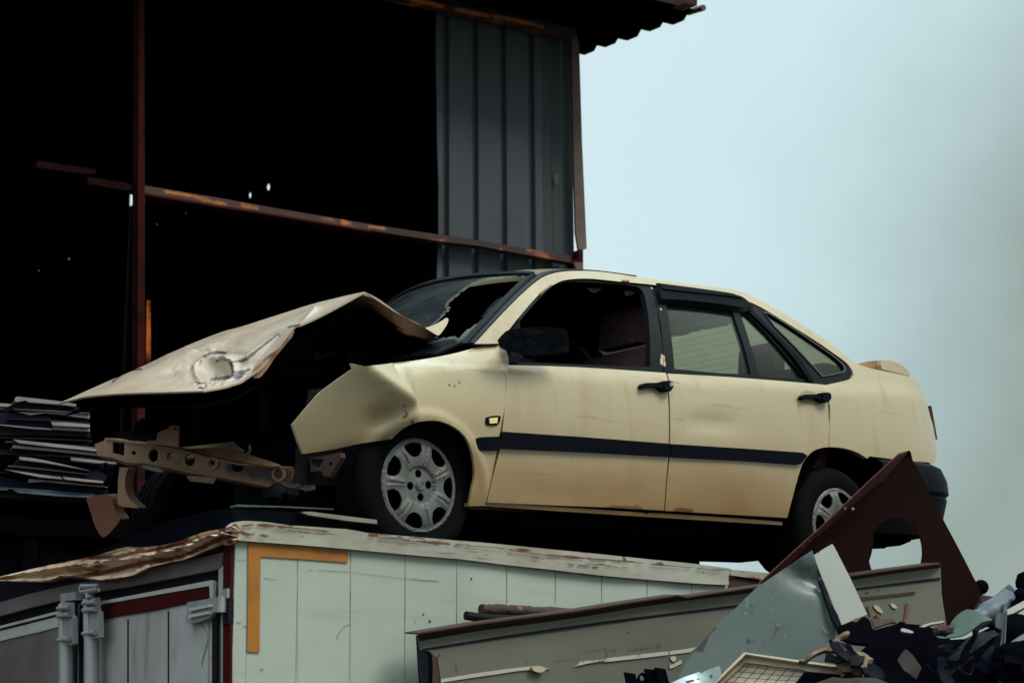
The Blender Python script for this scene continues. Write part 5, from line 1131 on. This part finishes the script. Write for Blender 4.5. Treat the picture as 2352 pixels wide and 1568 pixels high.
# cream tray
TP = Plane(at(zR(1400, 560), 7.05), -8, 20)
tray = empty('plastic_tray', TP.pt(zR(1300, 655)), 'yellowed cream plastic tray with a slotted grid floor, in the foreground scrap', 'tray')
obj('rim', flat(TP, smooth(PX(zR, '1172,356 1200,352 1230,358'), 2)+PX(zR, '1700,425 2000,465 2352,512 2352,530 1960,480 1700,446 1240,376 1196,366 1010,545 800,760 770,760 960,568'), .05, .01, res=.04), M_tray, tray)
bl = lambda a, b, c, d: (lambda u, v: tuple((a[i]*(1-u)+b[i]*u)*(1-v)+(d[i]*(1-u)+c[i]*u)*v for i in (0, 1)))
gr = bl(zR(1180, 430), zR(1800, 505), zR(1600, 760), zR(870, 745))
obj('inner_wall', flat(TP, PX(zR, '1196,366 1240,376 1700,446 1960,480 2352,530 2352,590 1960,560 1800,540 1720,515 1190,450 870,745 800,760 1010,545'), .01, -.02, res=.04, bump=lambda a, b: -.006*nz(a*9, b*9)), M_tray, tray)
cells = []
for i in range(7):
    for j in range(6):
        q = [gr((i+a)/7, (j+b)/6+.012*math.sin((i+a)/7*3)) for a, b in ((.05, .06), (.95, .06), (.95, .94), (.05, .94))]
        cells.append(flat(TP, q, .01, -.035, res=.2))
obj('grid_floor', join(*cells), M_tray, tray)
obj('tray_base', flat(TP, PX(zR, '1190,420 1830,500 1700,760 830,760'), .01, -.055, res=.2), M_brownsheet, tray)
obj('tray_opening_shade', flat(TP, smooth(PX(zR, '1690,660 1760,560 1790,545 1830,541 2000,556 2352,600'), 1)+PX(zR, '2352,760 1600,760'), .02, .02, res=.1), M_tarp, None, 'dark opening of the cream tray, its shade laid in as a black sheet', 'board')  # black quad stands in for the shade in the tray opening
# galvanised bracket
GP = Plane(at(zR(760, 580), 7.0), 5, 15)
obj('metal_bracket', flat(GP, smooth(PX(zR, '440,660 600,590 740,540 752,560 800,530 930,490 945,520 955,570 900,640 800,700 400,720'), 1), .012, 0, [circle(zR(852, 588), 3.6, 4.4), PX(zR, '705,612 740,604 738,616 708,624'), PX(zR, '600,640 680,615 690,640 610,665')], .03, lambda a, b: .012*math.sin(a*30)*math.sin(b*26)), M_galv, None, 'shiny galvanised bracket with punched holes beside the cream tray', 'bracket', smooth=60)
# black fins
FP = Plane(at(zD(1610, 1160), 7.1), 10, 8)
fin = empty('finned_part', FP.pt(zD(1610, 1194)), 'broken black plastic part with upright fins, at the foot of the grey panel', 'plastic part')
for s in ('1468,1120 1538,1132 1562,1220 1492,1225', '1600,1098 1664,1106 1692,1230 1640,1230', '1666,1090 1736,1100 1768,1230 1706,1230'): obj('fin', flat(FP, PX(zD, s), .02, random.uniform(0, .02), res=.06), M_tarp, fin)
obj('ring', flat(FP, circle(zD(1585, 1160), 10, 13), .02, -.02, [circle(zD(1585, 1160), 6, 8)], .05), M_tarp, fin)
obj('base', flat(FP, PX(zD, '1490,1190 1560,1180 1640,1165 1760,1180 1770,1260 1480,1260'), .03, -.02, res=.06), M_tarp, fin)
# black rubbish sheet with lumps
KP2 = Plane(at(zE(1600, 1400), 7.25), 8, 28)
blk = PX(zE, '1130,1200 1150,1190 1215,1160 1250,1160 1285,1128 1310,1122 1338,1150 1352,1200 1362,1212 1500,1182 1528,1168 1560,1186 1700,1222 1770,1262 1860,1302 1930,1306 2010,1270 2075,1225 2110,1206 2180,1212 2186,1300 2190,1400 2160,1560 2140,1680 1380,1680 1080,1680 1150,1500 1300,1470 1180,1450 1190,1420 1330,1300 1200,1290 1140,1262')
obj('black_sheeting', flat(KP2, blk, .02, 0, (), .035, lambda a, b: .05*nz(a*3, b*3)+.02*nz(a*8, b*8)), M_tarp, None, 'crumpled black sheeting heaped at the lower right', 'sheeting', smooth=70)
obj('black_sheeting', flat(Plane(at(zN(1700, 1300), 7.3), -10, 30), PX(zN, '1100,1050 1650,1010 1980,880 2100,905 2090,1300 2040,1500 1950,1450 1780,1330 1600,1250 1500,1700 900,1700'), .02, -.01, (), .07, lambda a, b: .04*nz(a*4, b*4+3)), M_tarp, None, 'black sheeting fold draped below the green sheet', 'sheeting', smooth=70)
obj('dented_panel', flat(Plane(at(zN(1900, 1250), 7.15), -20, 12), PX(zN, '1770,1330 1850,1210 1960,1120 2100,900 2098,1200 2060,1460 1960,1450'), .01, .0, (), .06, lambda a, b: .03*nz(a*4, b*4)), M_navy, None, 'dark triangular panel left of the upright aluminium profile', 'metal panel', smooth=60)
obj('green_sheet', flat(Plane(at(zN(1650, 930), 7.2), -12, 35), smooth(PX(zN, '1300,970 1400,960 1470,930 1490,880 1560,815 1680,765 1800,810 1975,890 1960,905 1860,935 1740,1010 1620,1058 1480,1045 1400,1036 1330,1000'), 2), .006, .03, (), .04, lambda a, b: .05*math.sin(a*9+1)+.01*nz(a*9, b*9)), M_green, None, 'curled dull green sheet on top of the black sheeting', 'sheet', smooth=70)
AP = Plane(at(zN(2090, 1000), 7.1), -5, 0)
alu = empty('aluminium_profile', AP.pt(zN(2065, 1490)), 'upright grey aluminium window profile at the right edge of the scrap', 'profile')
obj('flange', flat(AP, smooth(PX(zN, '2045,718 2110,712 2122,780 2120,880 2100,915 2030,880 2025,800'), 1), .03, .0, res=.06), M_alu, alu)
obj('bar', flat(AP, PX(zN, '2118,640 2152,625 2150,760 2128,1150 2086,1492 2046,1476 2080,1150 2104,900'), .03, .02, res=.06), M_alu, alu)
obj('groove', flat(AP, PX(zN, '2130,700 2138,700 2108,1150 2074,1470 2066,1468 2098,1150'), .003, .024, res=.08), M_navy, alu)
obj('plug', flat(AP, smooth(PX(zN, '2090,690 2085,650 2100,615 2118,612 2130,640 2125,700'), 1), .03, .01, res=.06), M_bluepipe, alu)
obj('aluminium_bar', join(flat(Plane(at(zN(2250, 650), 7.3), 15, 20), PX(zN, '2155,672 2352,566 2420,530 2420,610 2352,648 2160,752'), .05, .0, res=.08)), M_alu, None, 'slanting grey aluminium bar crossing behind the upright profile', 'bar')
obj('cross_rail', flat(Plane(at(zN(2220, 780), 7.5), 10, 0), PX(zN, '2195,790 2255,760 2258,860 2196,880'), .06, .0, res=.08), M_mauve, None, 'short grey rail end behind the slanting aluminium bar', 'rail')
obj('blue_pipe', tube(curve3([at(zN(1770, 810), 7.35), at(zN(1960, 720), 7.4), at(zN(2100, 640), 7.45), at(zN(2200, 560), 7.5), at(zN(2280, 490), 7.5)], 5), [.038]*4+[.05]*17, 12), M_bluepipe, None, 'dull blue pipe with a torn open end behind the aluminium profile', 'pipe')
obj('black_hose', tube(curve3([at(zN(2300, 470), 7.42), at(zN(2325, 520), 7.4), at(zN(2300, 590), 7.4), at(zN(2240, 640), 7.4)], 5), .022, 10), M_tarp, None, 'black hose end curling over the blue pipe', 'hose')
obj('black_pipe', tube(curve3([at(zN(2270, 880), 7.25), at(zN(2240, 980), 7.2), at(zN(2170, 1100), 7.2), at(zN(2120, 1180), 7.2)], 5), .058, 12), M_tarp, None, 'short black pipe right of the upright aluminium profile', 'pipe')
obj('green_board', flat(Plane(at(zN(2230, 1090), 7.1), 10, 40), PX(zN, '2130,1190 2200,1050 2352,960 2420,930 2420,1060 2352,1130 2200,1210 2130,1280'), .03, .0, (), .06, lambda a, b: .012*nz(a*12, b*12)), M_green, None, 'rough grey-green board at the right edge of the frame', 'board')
obj('pink_board', flat(Plane(at(zN(2290, 950), 7.2), 10, 20), PX(zN, '2235,1040 2300,900 2420,860 2420,960 2300,1000'), .02, .0, res=.06), M_mauve, None, 'pale broken board beside the black pipe', 'board')
obj('black_lump', sphere(at(zN(2330, 1430), 7.0), .10, .1, .10, 12, .5, 3), M_tarp, None, 'black lump of plastic in the lower right corner', 'plastic lump')
obj('black_lever', flat(Plane(at(zN(2330, 320), 7.6), 0, 0), PX(zN, '2320,240 2345,225 2440,200 2440,460 2352,432 2300,390 2293,330'), .06, .0, res=.06), M_tarp, None, 'angular black metal piece at the right edge against the sky', 'metal piece')
obj('rusty_edge_panel', join(flat(Plane(at(zN(2020, 560), 8.6), 20, 0), PX(zN, '1850,505 1900,507 2175,540 2170,700 1850,700'), .02, -.01, res=.1)), M_rustlip, None, 'rust-topped brown panel end behind the red panel, at far right', 'metal panel')
obj('brown_scrap', flat(Plane(at(zN(2000, 640), 8.0), 10, 10), PX(zN, '1940,600 2080,600 2060,680 1900,730 1930,660'), .01, res=.1), M_card, None, 'small dusky brown scrap below the rust-topped panel end', 'metal scrap')
obj('grey_scrap', flat(Plane(at(zN(1990, 760), 7.6), 0, 10), PX(zN, '1940,720 2040,690 2030,870 1960,860'), .03, res=.06), M_alu, None, 'grey box section end left of the upright profile', 'metal scrap')
obj('white_scrap', flat(Plane(at(zN(1940, 840), 7.4), 0, 20), PX(zN, '1900,835 1950,800 1960,815 1945,835 1980,870 1970,882'), .006, res=.05), M_pale, None, 'small white chip on the edge of the green sheet', 'metal scrap')
obj('rusty_scrap', flat(KP2, smooth(PX(zN, '560,780 600,740 660,765 800,790 850,820 700,850 600,880'), 1), .01, .10, (), .04, lambda a, b: .02*nz(a*20, b*20)), M_rustlip, None, 'mossy rusty flake between the grey panel and the black sheeting', 'metal scrap')
obj('curled_strip', flat(KP2, PX(zN, '1120,870 1250,825 1400,805 1420,820 1250,850 1180,878'), .01, .08, (), .05), M_greybar, None, 'grey curled strip at the top edge of the black sheeting', 'strip')
obj('grey_tag', flat(KP2, smooth(PX(zN, '900,908 930,890 1030,920 1052,938 1030,948 920,930'), 2), .01, .09, (), .05), M_greybar, None, 'grey oval tag lying on the black sheeting', 'tag')
obj('red_scrap', sphere(at(zN(1410, 920), 7.0), .035, .03, .02, 8, .6, 5), M_rustlip, None, 'small red-brown crumb in a hollow of the black sheeting', 'metal scrap')
obj('foam_scrap', flat(Plane(at(zR(2050, 280), 6.95), 0, 20), smooth(PX(zR, '1715,432 1800,380 1900,325 1960,295 2010,250 2090,205 2170,140 2205,135 2215,160 2150,200 2110,240 2128,285 2160,310 2195,345 2185,380 2160,396 2110,372 2080,330 2030,330 1990,315 1930,340 1830,400 1780,436'), 2), .03, 0, (), .02, lambda a, b: .02*nz(a*25, b*25)), M_foam, None, 'torn dirty foam strip hanging over the black sheeting above the tray', 'foam', smooth=70)
obj('brown_lump', sphere(at(zN(350, 1310), 7.0), .06, .05, .04, 10, .6, 9), M_foam, None, 'small brown lump of foam behind the tray rim', 'foam')
obj('round_knob', sphere(at(zN(1848, 408), 12.0), .045, .045, .045, 12), M_tarp, None, 'blurred dark round knob poking out behind the red panel', 'knob')
obj('knob_stem', tube([at(zN(1848, 412), 12.0), at(zN(1790, 470), 12.05), at(zN(1780, 900), 12.1), V((at(zN(1780, 900), 12.1).x, at(zN(1780, 900), 12.1).y, 0))], .02, 8), M_tarp, None, 'thin dark pole behind the red panel carrying the round knob', 'pole')

for (px_, z_, yw, tl, th, mt, lab, cat, nm) in (
    ('2210,1330 2352,1200 2420,1150 2420,1230 2352,1290 2240,1400', 7.0, 15, 25, .02, M_alu, 'grey bent strip crossing the lower right corner of the scrap', 'strip', 'bent_strip'),
    ('2150,1420 2190,1300 2215,1305 2180,1520 2150,1520', 6.95, 0, 10, .02, M_pale, 'short pale upright strip at the foot of the aluminium profile', 'strip', 'upright_strip'),
    ('2230,700 2262,690 2300,860 2270,880', 7.35, -10, 10, .03, M_bluepipe, 'dark blue upright bar below the slanting aluminium bar', 'bar', 'upright_bar'),
    ('2290,880 2420,830 2420,900 2310,950', 7.4, 10, 15, .02, M_navy, 'dark bar end right of the short black pipe', 'bar', 'bar_end'),
    ('1840,1230 1960,1120 2010,1100 1990,1180 1900,1290', 7.05, -15, 30, .01, M_navy, 'dull navy bent plate in the fold of the black sheeting', 'metal plate', 'bent_plate'),
    ('1440,1420 1560,1350 1760,1200 1790,1215 1600,1380 1470,1450', 6.95, 10, 30, .01, M_heapscrap, 'long dark strip lying diagonally over the black sheeting', 'strip', 'dark_strip'),
    ('1900,700 2020,630 2085,610 2080,660 1960,740 1860,790', 7.5, 0, 25, .02, M_bluesheet, 'dull blue folded sheet end behind the green sheet', 'sheet', 'folded_sheet'),
    ('300,1240 380,1220 480,1230 470,1290 400,1330 320,1320', 6.9, 0, 25, .02, M_brownsheet, 'dark brown crumpled piece beside the foam strip', 'metal scrap', 'crumpled_piece'),
    ('20,1180 200,1250 330,1200 300,1260 180,1300 10,1260', 6.95, 0, 30, .01, M_heapscrap, 'dark strip running under the foam strip', 'strip', 'under_strip')):
    obj(nm, flat(Plane(at(zN(*map(float, px_.split()[0].split(','))), z_), yw, tl), PX(zN, px_), th, 0, (), .03, lambda a, b: .02*nz(a*7, b*7)+.006*nz(a*22, b*22)), mt, None, lab, cat, smooth=50)
rnd = random.Random(21)
def shard(cx, cy, r, mat, z, yaw, tilt, asp, rot, lab, grp):
    n = rnd.randint(5, 8); pts = []
    for k in range(n):
        a = 2*math.pi*k/n+rnd.uniform(-.3, .3); q = r*rnd.uniform(.45, 1.1); x, y = q*math.cos(a)*asp, q*math.sin(a)
        pts.append((cx+x*math.cos(rot)-y*math.sin(rot), cy+x*math.sin(rot)+y*math.cos(rot)))
    sd_ = rnd.uniform(0, 50)
    obj('torn_scrap', flat(Plane(at((cx, cy), z), yaw, tilt), pts, .005, 0, (), .02, lambda a, b: .03*nz(a*9+sd_, b*9)+.012*nz(a*25, b*25+sd_)), mat, None, lab, 'metal scrap', grp, smooth=45)
for i in range(9):
    x, y = rnd.uniform(120, 2300), rnd.uniform(930, 1520)
    if y < 1050 and (x < 500 or 1300 < x < 2000): y += 150
    shard(*zN(x, y), rnd.uniform(8, 30), rnd.choice([M_navy, M_brownsheet, M_tarp, M_navy, M_heapscrap, M_tarp]), rnd.uniform(6.75, 7.0), rnd.uniform(-40, 40), rnd.uniform(-10, 55), rnd.uniform(1.5, 5.5), rnd.uniform(0, 3.1), 'small dark torn scrap in the black heap at the lower right', 'torn dark scraps in the lower right heap')
for i in range(4):
    a = at(zN(rnd.uniform(900, 1700), rnd.uniform(1120, 1450)), rnd.uniform(6.8, 7.0)); b = a+V((rnd.uniform(-.25, .25), rnd.uniform(-.05, .05), rnd.uniform(-.08, .1))); m_ = (a+b)/2+V((rnd.uniform(-.05, .05), 0, rnd.uniform(-.08, .03)))
    obj('loose_cable', tube(curve3([a, m_, b], 8), .0035, 6), rnd.choice([M_tarp, M_navy, M_brownsheet]), None, 'thin loose cable tangled in the black heap at the lower right', 'cable', 'loose cables in the lower right heap')

# ------------------------------------------------------------------ ground and heap
N_ = 60
def gridmesh(cx, cy, sx, sy, h, n=N_):
    vs = []; fs = []
    for j in range(n+1):
        for i in range(n+1):
            x = cx+sx*(i/n-.5)*2; y = cy+sy*(j/n-.5)*2; vs.append(V((x, y, h(x, y))))
    for j in range(n): fs += [(j*(n+1)+i, j*(n+1)+i+1, (j+1)*(n+1)+i+1, (j+1)*(n+1)+i) for i in range(n)]
    return vs, fs
obj('ground', gridmesh(0, 0, 900, 900, lambda x, y: 0.0, 8), M_ground, None, kind='structure')
def hp(x, y):
    r = math.hypot((x-1.25)/1.75, (y-7.35)/.95)
    return 1.74*math.exp(-r**6*.6)+.07*nz(x*2.5, y*2.5)+.05*nz(x*7, y*7)-.06+.25*max(0, 1-math.hypot((x-1.2)/2.6, (y-7)/1.6))
obj('scrap_heap', gridmesh(1.25, 7.0, 3.2, 2.0, hp, 90), M_heap, None, 'dark heap of rubble and dirt that the foreground scrap rests on', 'heap', kind='stuff')

# ------------------------------------------------------------------ world, sun, camera
w = bpy.data.worlds.new('World'); S.world = w; w.use_nodes = True
t = w.node_tree; t.nodes.clear()
sky = t.nodes.new('ShaderNodeTexSky'); sky.sky_type = 'NISHITA'; sky.sun_disc = False
SUN_EL, SUN_AZ = rad(52), rad(118)                           # azimuth clockwise from +Y
sky.sun_elevation = SUN_EL; sky.sun_rotation = SUN_AZ; sky.dust_density = 4; sky.air_density = 1.2
tc = t.nodes.new('ShaderNodeTexCoord')
def wn(typ, **kw):
    n = t.nodes.new(typ)
    for k, v in kw.items(): setattr(n, k, v)
    return n
def wl(a, b): t.links.new(a, b)
dot = wn('ShaderNodeVectorMath', operation='DOT_PRODUCT'); wl(tc.outputs['Generated'], dot.inputs[0]); dot.inputs[1].default_value = (2.3, .1, -1.1)
nzv = wn('ShaderNodeTexNoise'); nzv.inputs['Scale'].default_value = 4.5; nzv.inputs['Detail'].default_value = 6; wl(tc.outputs['Generated'], nzv.inputs['Vector'])
sxyz = wn('ShaderNodeSeparateXYZ'); wl(tc.outputs['Generated'], sxyz.inputs[0])
zen = wn('ShaderNodeMapRange'); wl(sxyz.outputs[2], zen.inputs['Value'])
for k_, v_ in zip(('From Min', 'From Max', 'To Min', 'To Max'), (.38, .95, 1.10, 3.0)): zen.inputs[k_].default_value = v_
mm = wn('ShaderNodeMath', operation='MULTIPLY_ADD'); wl(nzv.outputs['Fac'], mm.inputs[0]); mm.inputs[1].default_value = .50; wl(dot.outputs['Value'], mm.inputs[2])
rp = wn('ShaderNodeValToRGB'); wl(mm.outputs[0], rp.inputs[0])
cr = rp.color_ramp; cr.elements[0].position = .0; cr.elements[0].color = (.630, .795, .835, 1)
cr.elements[1].position = 1.0; cr.elements[1].color = (.40, .47, .44, 1)
for pos, colr in ((.28, (.60, .775, .815)), (.42, (.52, .68, .71)), (.58, (.38, .49, .49)), (.72, (.29, .37, .34)), (.85, (.33, .40, .36))):
    e = cr.elements.new(pos); e.color = (*colr, 1)
b1 = wn('ShaderNodeBackground'); wl(sky.outputs[0], b1.inputs[0]); b1.inputs[1].default_value = .05
b2 = wn('ShaderNodeBackground'); wl(rp.outputs[0], b2.inputs[0]); wl(zen.outputs[0], b2.inputs[1])
ad = wn('ShaderNodeMixShader'); ad.inputs[0].default_value = .94; wl(b1.outputs[0], ad.inputs[1]); wl(b2.outputs[0], ad.inputs[2])
wo = wn('ShaderNodeOutputWorld'); wl(ad.outputs[0], wo.inputs[0])
sl = bpy.data.lights.new('sun', 'SUN'); sl.energy = 2.6; sl.angle = rad(25); sl.color = (1, .97, .86)
so = bpy.data.objects.new('sun', sl); COL.objects.link(so)
sd = V((math.sin(SUN_AZ)*math.cos(SUN_EL), math.cos(SUN_AZ)*math.cos(SUN_EL), math.sin(SUN_EL)))
so.rotation_euler = (-sd).to_track_quat('-Z', 'Y').to_euler(); so.location = V((6, -4, 12))

cd = bpy.data.cameras.new('camera'); cam = bpy.data.objects.new('camera', cd); COL.objects.link(cam)
cd.sensor_width = 36; cd.sensor_fit = 'HORIZONTAL'; cd.lens = 36*FOC/2352; cd.clip_start = .1; cd.clip_end = 3000
cam.location = CAM; cam.rotation_euler = (math.pi/2+PITCH, 0, 0)
cd.dof.use_dof = True; cd.dof.focus_distance = 8.7; cd.dof.aperture_fstop = 4.5
S.camera = cam
S.view_settings.view_transform = 'Standard'; S.view_settings.look = 'None'; S.view_settings.exposure = 0; S.view_settings.gamma = 1
S.render.engine = 'CYCLES'; S.cycles.use_denoising = True; S.cycles.max_bounces = 8; S.cycles.transparent_max_bounces = 16; S.cycles.caustics_reflective = False
